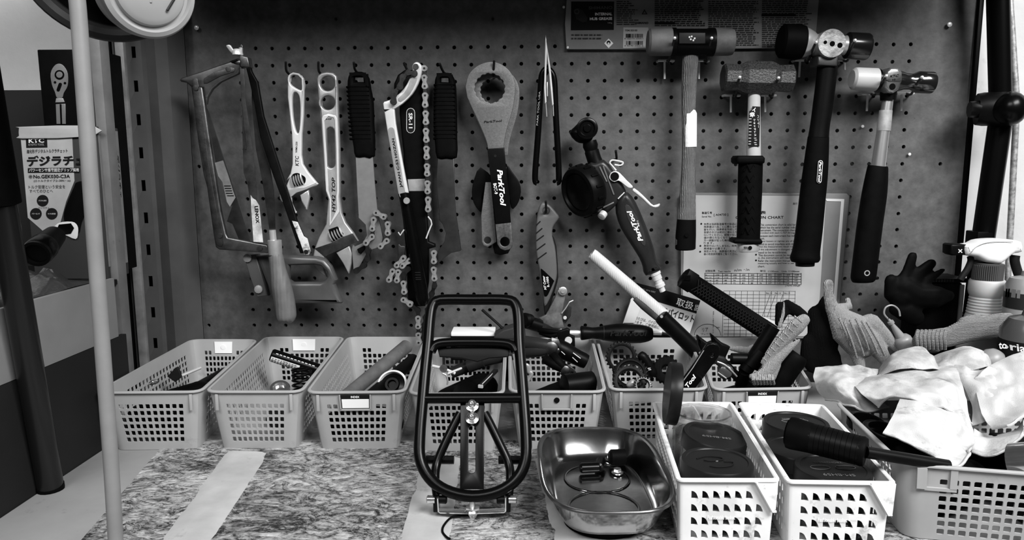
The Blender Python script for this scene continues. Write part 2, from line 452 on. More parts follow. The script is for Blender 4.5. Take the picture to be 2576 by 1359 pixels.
# ============================================================ left side: shelf, boxes, upright, hose reel
ss = thing('side_shelf', 'shelf cabinet along the left with pale lip over dark side panel', 'shelf', (-.75, -.35, -.8))
slab('lip_panel', -.591, -.585, -.66, -.225, .128, .203, mat('pale painted lip', .2, .55, var=(7, .85, 1.15), dirt=(60, .7, .8, .1)), .001, ss)
slab('side_panel', -.593, -.5855, -.66, -.207, -.8, .1275, mat('dark side panel', .013, .6, spec=.15, var=(5, .8, 1.2)), .001, ss)
slab('shelf_board', -.98, -.5915, -.66, -.207, .192, .199, dark, .001, ss)
slab('shelf_rear', -.98, -.665, -.207, -.08, .192, .199, dark, .001, ss)
slab('back_panel', -1.0, -.675, -.026, -.02, -.8, .455, mat('charcoal back panel', .02, .7), 0, ss)
slab('post', -.604, -.591, -.205, -.185, .0, .672, mat('grey painted post', .13, .5, var=(20, .7, 1.2), dirt=(50, .66, .76, .05)), .001, ss)
# slotted upright
up_m = mat('grey painted steel upright', .055, .48, var=(12, .8, 1.2), dirt=(45, .68, .78, .03))
us_ = thing('slotted_upright', 'grey steel shelf upright with a column of slots beside pegboard', 'shelf upright', (-.62, -.04, -.8))
xe = [P(x, 500, -.045).x for x in (330, 344, 378, 384, 464)]
vz = [-.8, -.0]; z = .05
while z < .62: vz += [z, z + .048]; z += .048
vz = sorted(set(round(q, 5) for q in vz)) + [.672]
def uslot(i, j, u0, u1, v0, v1):
    if i == 1 and .04 < v0 < .6:
        cu, cv = (u0 + u1) / 2, (v0 + v1) / 2
        return [(cu - .003, cv - .008), (cu + .003, cv - .008), (cu + .003, cv + .008), (cu - .003, cv + .008)]
prof = {xe[0]: -.062, xe[1]: -.045, xe[2]: -.040, xe[3]: -.034, xe[4]: -.012}
ux = [xe[0], xe[1], xe[2], xe[3], xe[3] + (xe[4] - xe[3]) * .35, xe[3] + (xe[4] - xe[3]) * .7, xe[4]]
prof[ux[4]] = -.040; prof[ux[5]] = -.036
perforated('channel', ux, vz, uslot, lambda u, v: V((u, min(prof.items(), key=lambda k: abs(k[0] - u))[1] if u in prof else -.042, v)), up_m, us_, -.002, 25)
slab('lip', P(318, 500, -.07).x, P(339, 500, -.07).x, -.07, -.0625, -.8, .672, mat('worn pale edge', .16, .45, var=(40, .6, 1.2)), .001, us_)
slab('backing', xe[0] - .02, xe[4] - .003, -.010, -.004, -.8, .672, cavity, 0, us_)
slab('shaded_web', xe[0] - .02, xe[0] - .0042, -.062, -.045, -.8, .672, blks, 0, us_)  # flange in shade, with that shade put into its black colour
# boxed digital ratchet
Yb = -.21
kb = thing('ratchet_box', 'dark retail box with white Japanese print standing behind the hose', 'box', P(150, 690, Yb))
bx0, bx1 = P(52, 330, Yb).x, P(243, 330, Yb).x; bz1 = P(150, 318, Yb).z
slab('carton', bx0, bx1, Yb, Yb + .048, .1995, bz1, mat('dark carton', .035, .4), .0015, kb)
card = mat('white carton print', .34, .42, var=(20, .8, 1.1, 8))
plate('front_card', [(52, 346), (181, 343), (187, 455), (166, 508), (152, 560), (125, 583), (110, 583), (70, 548)], Yb - .0006, .0006, card, kb, 0)
plate('flap', [(47, 322), (52, 319), (233, 316), (233, 343), (54, 349), (47, 342)], Yb - .003, .0025, mat('taped white flap', .36, .35, var=(15, .8, 1.1)), kb, .0006, k=2)
lo_ = plate('logo_patch', [(65, 350), (118, 349), (119, 371), (66, 372)], Yb - .001, .0003, ink, kb, 0)
text('lettering', 'KTC', (72, 360), (111, 359), 11, Yb - .0014, paper, lo_, .03)
text('lettering', 'KYOTO TOOL', (72, 367), (111, 366), 5, Yb - .0014, lgrey, lo_)
text('lettering', '進化形デジタルトルクラチェット', (67, 386), (170, 384), 10, Yb - .0012, ink, kb, .01)
text('lettering', 'デジラチェ', (68, 419), (214, 416), 27, Yb - .0012, ink, kb, .04)
tb_ = plate('title_bar', [(70, 423), (200, 422), (200, 434), (70, 435)], Yb - .001, .0003, ink, kb, 0)
text('lettering', 'パワーセンサ搭載固定グリップ採用', (73, 433), (198, 432), 9, Yb - .0016, paper, tb_, .01)
text('lettering', 'No.GEK030-C3A', (84, 449), (176, 448), 9, Yb - .0012, ink, kb, .02)
text('lettering', '㊥', (72, 450), (82, 449.5), 10, Yb - .0012, ink, kb, .01)
text('lettering', '(小トルクタイプ:2~30N・m)', (85, 459), (177, 458), 7, Yb - .0012, ink, kb, .01)
text('lettering', 'トルク管理という安全を', (72, 475), (164, 474), 9, Yb - .0012, ink, kb)
text('lettering', 'すべてのひとへ', (74, 485), (133, 484.5), 8, Yb - .0012, ink, kb)
for (cx_, cy_, s_) in ((107, 505, 'デジタル表示'), (90, 538, 'パワーセンサ'), (130, 538, 'ネジれ角測定')):
    bd_ = plate('badge', circ(cx_, cy_, 14.5, 24), Yb - .0011, .0004, ink, kb, 0)
    text('lettering', s_, (cx_ - 10, cy_ + 2), (cx_ + 10, cy_ + 2), 4, Yb - .0017, paper, bd_)
text('lettering', 'デジラチェ', (96, 526), (124, 525), 5, Yb - .0012, ink, kb)
plate('printed_grip', [(186, 470), (192, 459), (214, 457), (228, 480), (222, 520), (205, 560), (196, 590), (170, 575), (160, 545), (168, 512)], Yb - .0011, .0008, blks, kb, .0003, k=3)
plate('printed_display', [(132, 585), (145, 562), (180, 558), (194, 568), (196, 585), (190, 602), (160, 590)], Yb - .0022, .0008, mat('silver print', .6, .3), kb, .0003, k=3)
plate('printed_screen', [(140, 582), (148, 565), (178, 562), (186, 574), (178, 588), (164, 590)], Yb - .003, .0006, blkp, kb, .0002)
# writing on its side wall
xs_ = bx1 + .0006
a = XP(258, 400, xs_); 
slab('side_label', bx1, xs_, Yb + .002, Yb + .046, .215, bz1 - .004, mat('side print', .16, .5, var=(30, .7, 1.1)), 0, kb)
text3('lettering', '㊥No.GEK030-C3A', (xs_ + .0003, Yb + .026, bz1 - .035), (0, 0, -1), (0, 1, 0), ink, kb, .02, 0, .055, .009)
text3('lettering', 'デジラチェ', (xs_ + .0003, Yb + .038, bz1 - .035), (0, 0, -1), (0, 1, 0), ink, kb, .02, 0, .055, .006)
multi('barcode', [box_geo((xs_ + .0002, Yb + .012 + .0014 * i, .27), (.0002, .0004 + .0004 * (i * 7 % 3), .03 + .012 * (i % 2))) for i in range(14)], ink, kb, 0)
multi('fine_print', [box_geo((xs_ + .0002, Yb + .024, .238 + .004 * i), (.0002, .030 - .004 * (i % 3), .0015)) for i in range(7)], ink, kb, 0)
# black box behind with printed ratchet head
Yk = -.155
bb = thing('black_box', 'tall black box with printed silver ratchet head on left shelf', 'box', P(180, 690, Yk))
kx0, kx1, kz1 = P(100, 200, Yk).x, P(246, 200, Yk).x, P(180, 124, Yk).z
slab('carton', kx0, kx1, Yk, Yk + .06, .1992, kz1, blks, .0015, bb)
plate('printed_head', [(148, 160), (160, 166), (170, 185), (170, 215), (160, 234), (156, 246), (143, 246), (138, 232), (130, 212), (127, 185), (136, 166)], Yk - .001, .001, mat('printed silver', .2, .4, .3, var=(40, .7, 1.2)), bb, .0003, k=3)
plate('printed_ring', circ(149, 188, 12), Yk - .0018, .0008, blk, bb, .0002); plate('printed_stud', circ(149, 188, 8), Yk - .0026, .0008, grey, bb, .0002)
for q in ((138, 207), (163, 209)): plate('printed_dot', circ(q[0], q[1], 3, 10), Yk - .0016, .0006, blk, bb, 0)
plate('printed_switch', slot(146, 226, 151, 212, 4), Yk - .0018, .0008, blk, bb, .0002)
plate('printed_neck', [(141, 247), (158, 247), (162, 257), (139, 258)], Yk - .001, .001, steel, bb, .0003)
plate('printed_shaft', [(140, 262), (164, 261), (165, 312), (142, 312)], Yk - .001, .001, mat('printed shaft', .25, .35, .5), bb, .0003)
plate('printed_shaft_slot', [(150, 262), (154, 262), (156, 312), (152, 312)], Yk - .0015, .0005, blk, bb, 0)
multi('fine_print', [box_geo(P(222 + .14 * i * 9, 146 + i * 9, Yk - .0004), (.003, .0002, .0034)) for i in range(13)], dark, bb, 0)
# things bagged and piled on the shelf in front of the boxes
bagm = mat('clear crinkled plastic', .05, .14, spec=1, coat=.6, alpha=.72, bump=(45, 1))
def crumple(name, x0, x1, y0, y1, z0, hgt, m, label, cat, nx=26, ny=18, seed=0, amp=.3):
    vs = []; fs = []
    for j in range(ny + 1):
        for i in range(nx + 1):
            u, v = i / nx, j / ny; e = (math.sin(u * math.pi) ** .5) * (math.sin(v * math.pi) ** .5)
            q = V((u * 4 + seed, v * 3, seed)); n_ = noise.noise(q) * .6 + abs(noise.noise(q * 2.3)) * .5
            vs.append(V((x0 + (x1 - x0) * u + .008 * noise.noise(q + V((9, 0, 0))), y0 + (y1 - y0) * v + .008 * noise.noise(q + V((0, 9, 0))), z0 + hgt * e * (1 - amp + amp * n_ * 1.6))))
    for j in range(ny):
        for i in range(nx): a = j * (nx + 1) + i; fs.append((a, a + 1, a + nx + 2, a + nx + 1))
    o = raw(name, vs, fs, m, None, 60); return tag(o, label, cat)
crumple('plastic_bag', -.76, -.602, -.43, -.235, .2005, .045, bagm, 'clear crinkled plastic bag of parts on left shelf', 'plastic bag', seed=3, amp=.7)
crumple('plastic_bag', -.80, -.66, -.36, -.25, .2005, .072, bagm, 'rounded clear plastic pouch behind the black cap on left shelf', 'plastic bag', seed=11, amp=.4)
tb = thing('dark_hand_grip', 'black cylindrical cap with hollow end lying on left shelf', 'tool', B(95, 655, .2))
q = P(90, 640, -.38); d = V((.10, -.5, -.16)).normalized()
lathe('sleeve', [(-.05, .011), (-.025, .0135), (0, .0138), (0, .0110), (-.015, .0105), (-.015, 0)], q, d, blks, tb, 24)
lathe('rim_ring', [(-.022, .0138), (-.02, .0145), (-.006, .0145), (-.004, .0138)], q, d, blkp, tb, 24)
# dark pole leaning at far left
dp = thing('dark_pole', 'dark leaning metal pole with black grip at far left', 'pole', B(128, 1232, 0))
pa, pt = B(128, 1232, .0), P(-28, 330, -.455); pg = pa.lerp(pt, .82)
tube('shaft', [pa, pg], .0125, mat('dark painted pole', .008, .3, .2), dp, 18)
tube('grip', [pa.lerp(pt, .82), pa.lerp(pt, .825), pa.lerp(pt, 1.25)], [.0125, .0165, .0165], blk, dp, 18)
tube('end_cap', [pa + V((0, 0, .0002)), pa.lerp(pt, .015)], .0131, blk, dp, 18)
# hose and reel
hose_m = mat('grey rubber hose', .19, .45, var=(25, .85, 1.1), dirt=(35, .68, .76, .12))
hp = [(182, -140), (190, -40), (197, 30), (205, 140), (218, 320), (232, 520), (245, 700), (262, 930), (279, 1160), (291, 1359), (300, 1500)]
o = tube('air_hose', crom([P(x, y, -.62) for x, y in hp], 5, False), .0052, hose_m, None, 18); tag(o, 'grey rubber air hose hanging straight down in the left foreground', 'hose')
hr = thing('hose_reel', 'round grey hose reel housing hanging at the top left corner', 'hose reel', P(300, -150, -.56))
rc = P(270, -112, -.56); ax = (CAM - rc).normalized()
hous = mat('light grey reel housing', .30, .35, var=(15, .9, 1.05)); rimd = mat('dark reel rim', .02, .4)
lathe('drum_rim', [(-.05, .058), (-.05, .0605), (-.004, .0615), (.0, .060), (.001, .056), (-.002, .052), (-.03, .050), (-.03, .0)], rc, ax, rimd, hr, 64)
lathe('drum_core', [(-.028, 0), (-.028, .034), (-.006, .034), (-.006, 0)], rc, ax, cavity, hr, 40)
rd = P(372, -22, -.585); bx_ = (ax + V((.30, 0, .05))).normalized()
lathe('cover', [(-.03, .024), (-.028, .029), (-.010, .0315), (.0, .0320), (.004, .0305), (.0055, .0275), (.003, .0258), (.003, .0238), (.006, .0225), (.008, .019), (.0085, .0)], rd, bx_, hous, hr, 64)
u_ = (V((1, 0, 0)) - bx_ * bx_.x).normalized(); s_ = bx_.cross(u_)
box('cover_rib', rd + bx_ * .0065 - s_ * .0, (.0016, .003, .016), hous, hr, .0005); tube('cover_groove', [rd + bx_ * .0075 + u_ * .010 - V((0, 0, .013)), rd + bx_ * .0075 + u_ * .016 - V((0, 0, .004))], .0010, rimd, hr, 6)
tube('mount_arm', [rc - ax * .03, rc - ax * .03 + V((0, .02, .6))], .014, dark, hr, 14)
# ============================================================ right side: stand pole and rod
Yp = -.045
sp = thing('stand_pole', 'black jointed stand pole with ball knob at the right edge', 'stand', P(2470, 640, Yp))
tube('upper_tube', [P(2505, -260, Yp), P(2517, 262, Yp)], .0145, blkp, sp, 20)
tube('lower_tube', [P(2520, 280, Yp), P(2470, 625, Yp), P(2450, 800, Yp)], .0150, blkp, sp, 20)
q = P(2510, 274, Yp - .01)
lathe('joint_collar', [(-.026, .012), (-.026, .022), (-.018, .0235), (.018, .0235), (.026, .019), (.026, .0)], q, (1, -.35, 0), blks, sp, 28)
q2 = P(2543, 274, Yp - .03)
lathe('ball_knob', [(-.024, .006), (-.022, .012)] + [(-.02 * math.cos(t), .0235 * math.sin(t)) for t in [math.pi * i / 12 for i in range(3, 13)]], q2, (.75, -.6, 0), blkp, sp, 28)
lathe('clamp_nut', [(-.012, .0), (-.012, .011), (.0, .012), (.006, .009), (.012, .007)], P(2462, 275, Yp - .012), (1, -.2, 0), blks, sp, 10)
box('foot_bracket', P(2462, 600, Yp), (.022, .03, .022), blks, sp, .002)
slab('stand_foot', P(2450, 800, Yp).x - .018, P(2450, 800, Yp).x + .018, Yp - .018, Yp + .018, .0004, P(2450, 790, Yp).z, blks, .004, sp)
o = tube('metal_rod', [P(2524, -250, -.03), P(2558, 262, -.03), P(2530, 800, -.03)], .0045, mat('mottled galvanised rod', .55, .4, .6, var=(160, .3, 1.2)), None, 12); tag(o, 'mottled galvanised rod beside the black stand pole', 'rod')
# ============================================================ tools hanging on the board
z4 = zoom(430, 80, .2943); z5 = zoom(430, 440, .309); z6 = zoom(860, 130, .2575); z7 = zoom(860, 450, .3163); z8 = zoom(1150, 80, .2944)
z9 = zoom(1150, 440, .3092); z10 = zoom(1400, 270, .3604); z12 = zoom(1600, 40, .3239); z13 = zoom(1930, 40, .3237); z14 = zoom(1660, 370, .3752); z15 = zoom(1440, 620, .2796)
def pxs(Y): return (CAM.y - Y) / -F_PX          # metres for one pixel at depth Y
def limb(name, rows, Y, m, parent, seg=16, flat=1, k=3, label=None):
    """tapered body: rows of (x, y, half width) in the photo, axis standing on plane Y"""
    pts = [P(r[0], r[1], Y) for r in rows]; rad = [r[2] * pxs(Y) for r in rows]
    if k > 1 and len(pts) > 2:
        q = crom([V((p.x, p.y, p.z, r)) for p, r in zip(pts, rad)], k, False); pts = [V(p[:3]) for p in q]; rad = [p[3] for p in q]
    return tube(name, pts, rad, m, parent, seg, False, flat, (0, 1, 0), 40, label)
def zl(z, *a): return [(p[0], p[1]) for p in z(*a)]
def peg_hook(base, tip, label, Y=-.045):
    b = P(*base, 0); t = P(*tip, Y)
    pts = [V((b.x, .006, b.z)), V((b.x, -.004, b.z)), V((b.x, -.012, b.z - .001)), V((b.x * .7 + t.x * .3, Y * .75, b.z * .8 + t.z * .2)), t]
    o = tube('peg_hook', crom(pts, 4, False), .0018, dark, None, 8); tag(o, label, 'hook', 'single wire hooks on the pegboard'); return o
def rail_hook(bar, stub, tip, label, Ytip=-.075):
    """wire hammer holder: bright cross bar, stub running down, prong reaching forward"""
    t = thing('prong_hook', label, 'hook', P(*bar[0], 0), 'pronged wire hammer hooks')
    a, b = P(*bar[0], -.008), P(*bar[1], -.008)
    tube('cross_bar', [V((a.x, .004, a.z)), a, b, V((b.x, .004, b.z))], .0019, zinc, t, 8)
    c, d = P(*stub[0], -.0085), P(*stub[1], -.0065)
    tube('stub', [c, d], .0016, zinc, t, 8)
    e = P(*tip, Ytip); s = a.lerp(b, .55)
    tube('prong', crom([V((s.x, -.008, s.z)), V((s.x, -.022, s.z - .002)), V((e.x * .8 + s.x * .2, Ytip + .018, e.z * .55 + s.z * .45)), e], 4, False), .0018, dsteel, t, 8)
    lathe('tip', [(-.002, .0018), (0, .0024), (.002, .0015), (.0025, 0)], e, (0, -1, .3), chrome, t, 8)
    return t
# ---- chain links (shared meshes)
PITCH = .0127
pinm = mat('dark pin head', .03, .4, .8)
def link_mesh(name, h, yy, m, pins):
    out = []
    for cx_, a0 in ((0, math.pi / 2), (PITCH, -math.pi / 2)):
        for i in range(9): t = a0 + math.pi * i / 8; out.append((cx_ + h * math.cos(t), h * math.sin(t)))
        out.append((PITCH * (.5), (-h if cx_ == 0 else h) * .58))
    bm = bmesh.new()
    for s in (-1, 1):
        r0 = [bm.verts.new((p[0], s * yy - .0005, p[1])) for p in out]; r1 = [bm.verts.new((p[0], s * yy + .0005, p[1])) for p in out]
        bm.faces.new(r0); bm.faces.new(r1[::-1]); n = len(out)
        for i in range(n): bm.faces.new((r0[i], r1[i], r1[(i + 1) % n], r0[(i + 1) % n]))
    for cx_ in (0, PITCH):
        v_, f_ = lathe('', [(-.0036 if pins else -.0022, .0016), (.0036 if pins else .0022, .0016)] if pins else [(-.002, .0036), (.002, .0036)], (cx_, 0, 0), (0, 1, 0), None, geo=True, seg=10)
        q = [bm.verts.new(v) for v in v_]
        for f in f_: bm.faces.new([q[i] for i in f]).material_index = 1
    bmesh.ops.recalc_face_normals(bm, faces=bm.faces)
    me = bpy.data.meshes.new(name); bm.to_mesh(me); bm.free(); me.materials.append(m); me.materials.append(pinm)
    return me
LO = link_mesh('outer_link', .0045, .0028, chainm, True); LI = link_mesh('inner_link', .0041, .0015, mat('dark oiled chain', .06, .4, 1, var=(120, .5, 1.3)), False)
LOD = LO.copy(); LOD.materials.clear(); LOD.materials.append(mat('blackened chain', .05, .4, 1, var=(100, .5, 1.4))); LOD.materials.append(pinm)
def chain(parent, piv, Y, first=0, outer=None):
    """piv: pivot pixels one chain pitch apart; links alternate outer / inner"""
    pts = [P(*p, Y) for p in piv]
    for i in range(len(pts) - 1):
        a, b = pts[i], pts[i + 1]; d = b - a; isout = (i + first) % 2 == 0
        me = (outer or LO) if isout else LI
        o = bpy.data.objects.new('chain_link', me); COL.objects.link(o); o.parent = parent
        x = d.normalized(); y = V((0, 1, 0)); zz = x.cross(y).normalized()
        M_ = Matrix((x * (d.length / PITCH), y, zz)).transposed().to_4x4()
        o.matrix_local = Matrix.Translation(a - origin(parent)) @ M_
# ---------------------------------------------------------------- hacksaw with wooden handle
Y = -.074
t = thing('hacksaw', 'steel frame hacksaw with turned wooden handle hanging at far left', 'hacksaw', P(700, 810, Y))
limb('grip', [(692, 640, 16), (694, 646, 18), (700, 680, 20), (708, 720, 25), (716, 760, 26), (721, 795, 25), (723, 806, 19), (723, 811, 10)], Y - .004, mat('worn turned wood', .13, .5, var=(30, .7, 1.15), dirt=(60, .68, .75, .04), wave=(60, .15, 'X')), t, 20)
lathe('ferrule', [(0, .0095), (.0035, .0098), (.021, .0098), (.0215, .0088)], P(693, 641, Y - .004), (P(691, 608, Y) - P(693, 641, Y)), steel, t, 20)
limb('tang', [(688, 610, 8.5), (685, 579, 8.5)], Y - .004, bsteel, t, 14)
frm = mat('scuffed steel frame', .15, .34, .9, var=(30, .3, 1.5), bump=(200, .05))
outer = zl(z4, 160, 400, 175, 375, 210, 365, 240, 385, 262, 450, 285, 600, 320, 850, 350, 1050) + zl(z5, 370, 80, 405, 300, 445, 480, 460, 510, 780, 570, 795, 600, 795, 640, 600, 625, 390, 610, 362, 590, 345, 500, 290, 100, 262, 0) + zl(z4, 230, 950, 195, 650, 170, 480)
plate('frame', outer, Y, .008, frm, t, .0025)
inner = zl(z4, 185, 400, 225, 400, 245, 520, 290, 850, 320, 1100) + zl(z5, 340, 100, 380, 330, 425, 560, 410, 585, 385, 580, 365, 560, 310, 200, 290, 30) + zl(z4, 215, 800, 190, 550)
plate('frame_channel', inner, Y - .0012, .001, dsteel, t, .0004)
plate('upper_arm', zl(z4, 70, 410, 90, 390, 250, 340, 420, 280, 560, 235, 600, 240, 600, 300, 570, 360, 420, 430, 350, 490, 310, 560, 300, 620, 275, 480, 170, 470, 130, 435, 80, 425), Y - .001, .009, frm, t, .0025)
plate('arm_slot', zl(z4, 280, 400, 360, 350, 500, 300, 540, 310, 540, 340, 420, 380, 310, 440, 280, 440), Y - .002, .001, dsteel, t, .0004)
for p in z4(215, 480, 490, 320) + z5(400, 495, 725, 597): lathe('rivet', [(0, .004), (.001, .0038), (.0014, 0)], P(*p, Y - .0015), (0, -1, 0), dsteel, t, 14)
plate('tension_block', zl(z4, 585, 200, 655, 215, 670, 300, 590, 300), Y - .006, .016, frm, t, .0015)
limb('tension_screw', [(606, 140, 5), (606, 120, 5)], Y, bsteel, t, 12)
wn = P(598, 133, Y)
lathe('wing_nut', [(-.004, .004), (-.003, .0075), (.002, .007), (.005, .005)], wn, (0, 0, 1), chrome, t, 16)
plate('wing', z4(470, 125, 485, 110, 510, 115, 545, 165, 600, 170, 575, 190, 535, 200), Y - .001, .003, bsteel, t, .001, k=2)
plate('wing', z4(575, 150, 585, 120, 600, 100, 615, 120, 612, 170), Y + .004, .003, dsteel, t, .001)
bl = zl(z4, 588, 300, 625, 310, 640, 600, 690, 950, 735, 1359) + zl(z5, 700, 200, 745, 550, 672, 540, 650, 250, 625, 90) + zl(z4, 620, 1200, 605, 700)
plate('blade', bl, Y - .002, .0012, mat('blackened blade', .018, .45, .3, var=(50, .3, 2.5)), t, .0002)
bl_ = plate('blade_label', z5(648, 165, 665, 190, 690, 205, 718, 250, 750, 550, 672, 545, 655, 300), Y - .0028, .0008, mat('worn white blade paint', .6, .5, var=(60, .35, 1.1, 8)), t, 0)
text('lettering', 'LENOX', z5(680, 255)[0], z5(692, 395)[0], 9, Y - .0034, ink, bl_, .03)
# teeth edge
tz = [P(*p, Y - .0025) for p in z4(600, 620, 640, 1000)]
multi('teeth', [box_geo(tz[0].lerp(tz[1], i / 40) + V((0, 0, 0)), (.0014, .0014, .0014)) for i in range(41)], dsteel, t, 0)
peg_hook((606, 176), (600, 150), 'wire hook holding the hacksaw tension block', -.085)
# ---------------------------------------------------------------- D-handled saw
Y = -.052
t = thing('handsaw', 'grey D-handled mini saw with long dark blades hanging at far left', 'saw', P(740, 770, Y))
sawg = mat('grey die cast handle', .085, .35, .3, var=(30, .8, 1.15))
plate('handle', z5(690, 665, 780, 655, 930, 655, 1060, 665, 1180, 668, 1250, 690, 1300, 750, 1345, 860, 1325, 895, 1390, 1040, 1380, 1052, 1010, 1050, 850, 1040, 800, 980, 780, 900, 700, 700), Y, .018, sawg, t, .006,
      holes=[z5(955, 740, 1160, 735, 1215, 745, 1260, 790, 1268, 830, 1245, 865, 1210, 878, 985, 880, 955, 860)])
plate('nose_bar', z5(590, 660, 690, 650, 785, 985, 700, 998, 640, 830), Y - .001, .019, mat('dark nose bar', .06, .45), t, .002)
for p in z5(624, 678, 714, 932): lathe('bolt', [(0, .0065), (.002, .006), (.003, .003), (.003, 0)], P(*p, Y - .002), (0, -1, 0), steel, t, 12)
plate('spine', zl(z5, 1050, 640, 1140, 640, 1110, 570, 1030, 390, 960, 170) + zl(z4, 790, 720, 740, 430, 690, 340, 680, 300, 640, 310, 700, 560, 760, 900, 860, 1200) + zl(z5, 900, 200), Y + .012, .007, mat('black saw spine', .004, .4, spec=.08, var=(30, .5, 1.6)), t, .002)
plate('blade_tip', z5(985, 375, 1030, 385, 1080, 500, 1110, 520, 1138, 625, 1120, 655, 1085, 650, 1055, 560), Y + .009, .002, mat('chipped white blade paint', .62, .45, dirt=(30, .5, .62, .01)), t, .0005)
lathe('screw', [(0, .0035), (.0015, .003), (.0015, 0)], P(*z5(1100, 628)[0], Y + .009), (0, -1, 0), dark, t, 10)
plate('long_blade', zl(z4, 690, 330, 720, 430, 775, 700, 880, 1359) + zl(z5, 850, 440, 800, 440, 780, 300, 745, 60) + zl(z4, 725, 1000, 690, 600), Y + .021, .0012, mat('dark long blade', .010, .5, .2, var=(60, .4, 2.5)), t, .0002)
plate('rear_blade', zl(z4, 300, 640, 330, 700, 450, 1080, 540, 1359) + zl(z5, 640, 525, 650, 560, 560, 545, 500, 400, 455, 380, 500, 250, 470, 250, 420, 60, 380, 0) + zl(z4, 360, 1000), Y + .024, .0012, mat('dark rear blade', .015, .5, .2, var=(40, .4, 2)), t, .0002)
plate('blade_sticker', zl(z4, 375, 1120, 445, 1100, 490, 1230, 530, 1359) + zl(z5, 525, 185, 480, 260, 455, 220, 420, 60, 385, 10), Y + .0228, .0006, mat('peeling sticker', .28, .5, var=(30, .5, 1.2, 8)), t, 0)
multi('sticker_print', [box_geo(P(*p, Y + .0224), (.010, .0003, .0012)) for p in z5(460, 90, 465, 110, 470, 130, 475, 150, 485, 170)], ink, t, 0)
# ---------------------------------------------------------------- adjustable wrenches
def knurl(c0, c1, r, Y, parent, n=5):
    a, b = P(*c0, Y), P(*c1, Y); rr = r * pxs(Y)
    for i in range(n):
        q = a.lerp(b, i / (n - 1)); d = (b - a).normalized()
        lathe('worm_ring', [(-.0009, rr * .8), (0, rr), (.0009, rr * .8)], q, d, steel, parent, 14)
Y = -.032
t = thing('adjustable_wrench', 'bright chrome adjustable wrench with open jaw and windowed handle', 'wrench', P(745, 540, Y))
body = zl(z4, 1000, 400, 1010, 362, 1040, 345, 1090, 355, 1130, 395, 1134, 470, 1130, 700, 1116, 870, 1113, 1050, 1125, 1130, 1170, 1200, 1235, 1280) + zl(z5, 1195, 75, 1185, 88, 1090, 122, 1020, 145, 975, 180, 978, 230, 1015, 312, 1008, 315, 925, 245, 884, 190, 884, 150, 905, 115, 940, 85, 965, 20) + zl(z4, 985, 1270, 1020, 1210, 1036, 1130, 1036, 1000, 1030, 870, 1010, 680, 996, 560, 995, 470)
plate('body', body, Y, .0085, chrome, t, .0022, holes=[crom(zl(z4, 1013, 392, 1035, 368, 1085, 372, 1115, 410, 1118, 485, 1100, 496, 1050, 470, 1018, 440), 3), crom(zl(z4, 1036, 540, 1060, 513, 1092, 545, 1104, 640, 1100, 800, 1088, 865, 1065, 850, 1042, 750, 1033, 620), 3)])
plate('worm_window', crom(zl(z4, 1025, 1260, 1040, 1220, 1080, 1207, 1120, 1225, 1150, 1250, 1140, 1300, 1070, 1320, 1040, 1310), 3), Y - .0004, .0006, cavity, t, 0)
knurl(z4(1045, 1285)[0], z4(1125, 1260)[0], 16, Y + .002, t)
plate('moving_jaw', z5(1050, 165, 1118, 124, 1126, 182, 1105, 284, 1098, 284, 1062, 212), Y + .001, .0075, bsteel, t, .0015)
plate('jaw_slide', z5(885, 190, 900, 140, 1000, 105, 1085, 100, 1180, 60, 1190, 78, 1090, 122, 1020, 145, 975, 182, 985, 250, 960, 240, 905, 220), Y - .0006, .001, bsteel, t, .0004)
text('lettering', 'KTC', z4(1093, 1148)[0], z4(1093, 1060)[0], 9, Y - .0002, dark, t, .02, .2)
text('lettering', 'WM0-250', z4(1080, 1035)[0], z4(1083, 940)[0], 5, Y - .0002, dark, t, .02)
peg_hook((737, 190), (719, 156), 'wire hook holding the windowed chrome adjustable wrench')
t = thing('adjustable_wrench', 'large satin adjustable wrench with two round holes in handle', 'wrench', P(840, 690, Y))
body = zl(z4, 1245, 400, 1255, 372, 1285, 350, 1330, 343, 1385, 350, 1415, 380, 1420, 460, 1428, 700, 1440, 1000, 1443, 1359) + zl(z5, 1372, 180, 1388, 310, 1420, 390, 1480, 470, 1522, 540, 1400, 600, 1275, 655, 1255, 672, 1248, 700, 1245, 770, 1265, 835, 1200, 790, 1158, 735, 1150, 680, 1168, 600, 1205, 505, 1262, 400, 1278, 200) + zl(z4, 1320, 1359, 1300, 1050, 1280, 760, 1260, 560)
plate('body', body, Y, .010, steel, t, .0024, holes=[circ(*z4(1337, 440)[0], 19, 24), circ(*z4(1340, 605)[0], 18, 24), slot(*z4(1360, 850)[0], *z4(1366, 1130)[0], 10.5)])
plate('handle_rim', zl(z4, 1290, 740, 1300, 715, 1345, 702, 1405, 715, 1418, 745, 1430, 1000, 1436, 1359) + zl(z5, 1362, 180, 1370, 300, 1290, 420, 1290, 200) + zl(z4, 1325, 1359, 1310, 1050), Y - .0012, .0014, chrome, t, .0005,
      holes=[zl(z4, 1310, 760, 1345, 722, 1392, 735, 1400, 760, 1412, 1000, 1418, 1359) + zl(z5, 1345, 180, 1350, 280, 1300, 390, 1302, 200) + zl(z4, 1345, 1359, 1330, 1050)])
plate('worm_window', z5(1283, 445, 1355, 420, 1405, 480, 1398, 500, 1310, 550), Y - .0004, .0006, cavity, t, 0)
knurl(z5(1305, 505)[0], z5(1390, 465)[0], 14, Y + .002, t)
plate('moving_jaw', z5(1345, 635, 1450, 578, 1470, 640, 1466, 720, 1445, 806, 1400, 720), Y + .001, .009, steel, t, .0015)
plate('jaw_slide', z5(1168, 600, 1310, 552, 1400, 505, 1480, 475, 1520, 540, 1400, 600, 1275, 655, 1255, 672), Y - .0008, .001, dsteel, t, .0004)
text('lettering', 'HY42 TOP', z5(1340, 305)[0], z5(1338, 20)[0], 9, Y - .0004, dark, t, .02, .2)
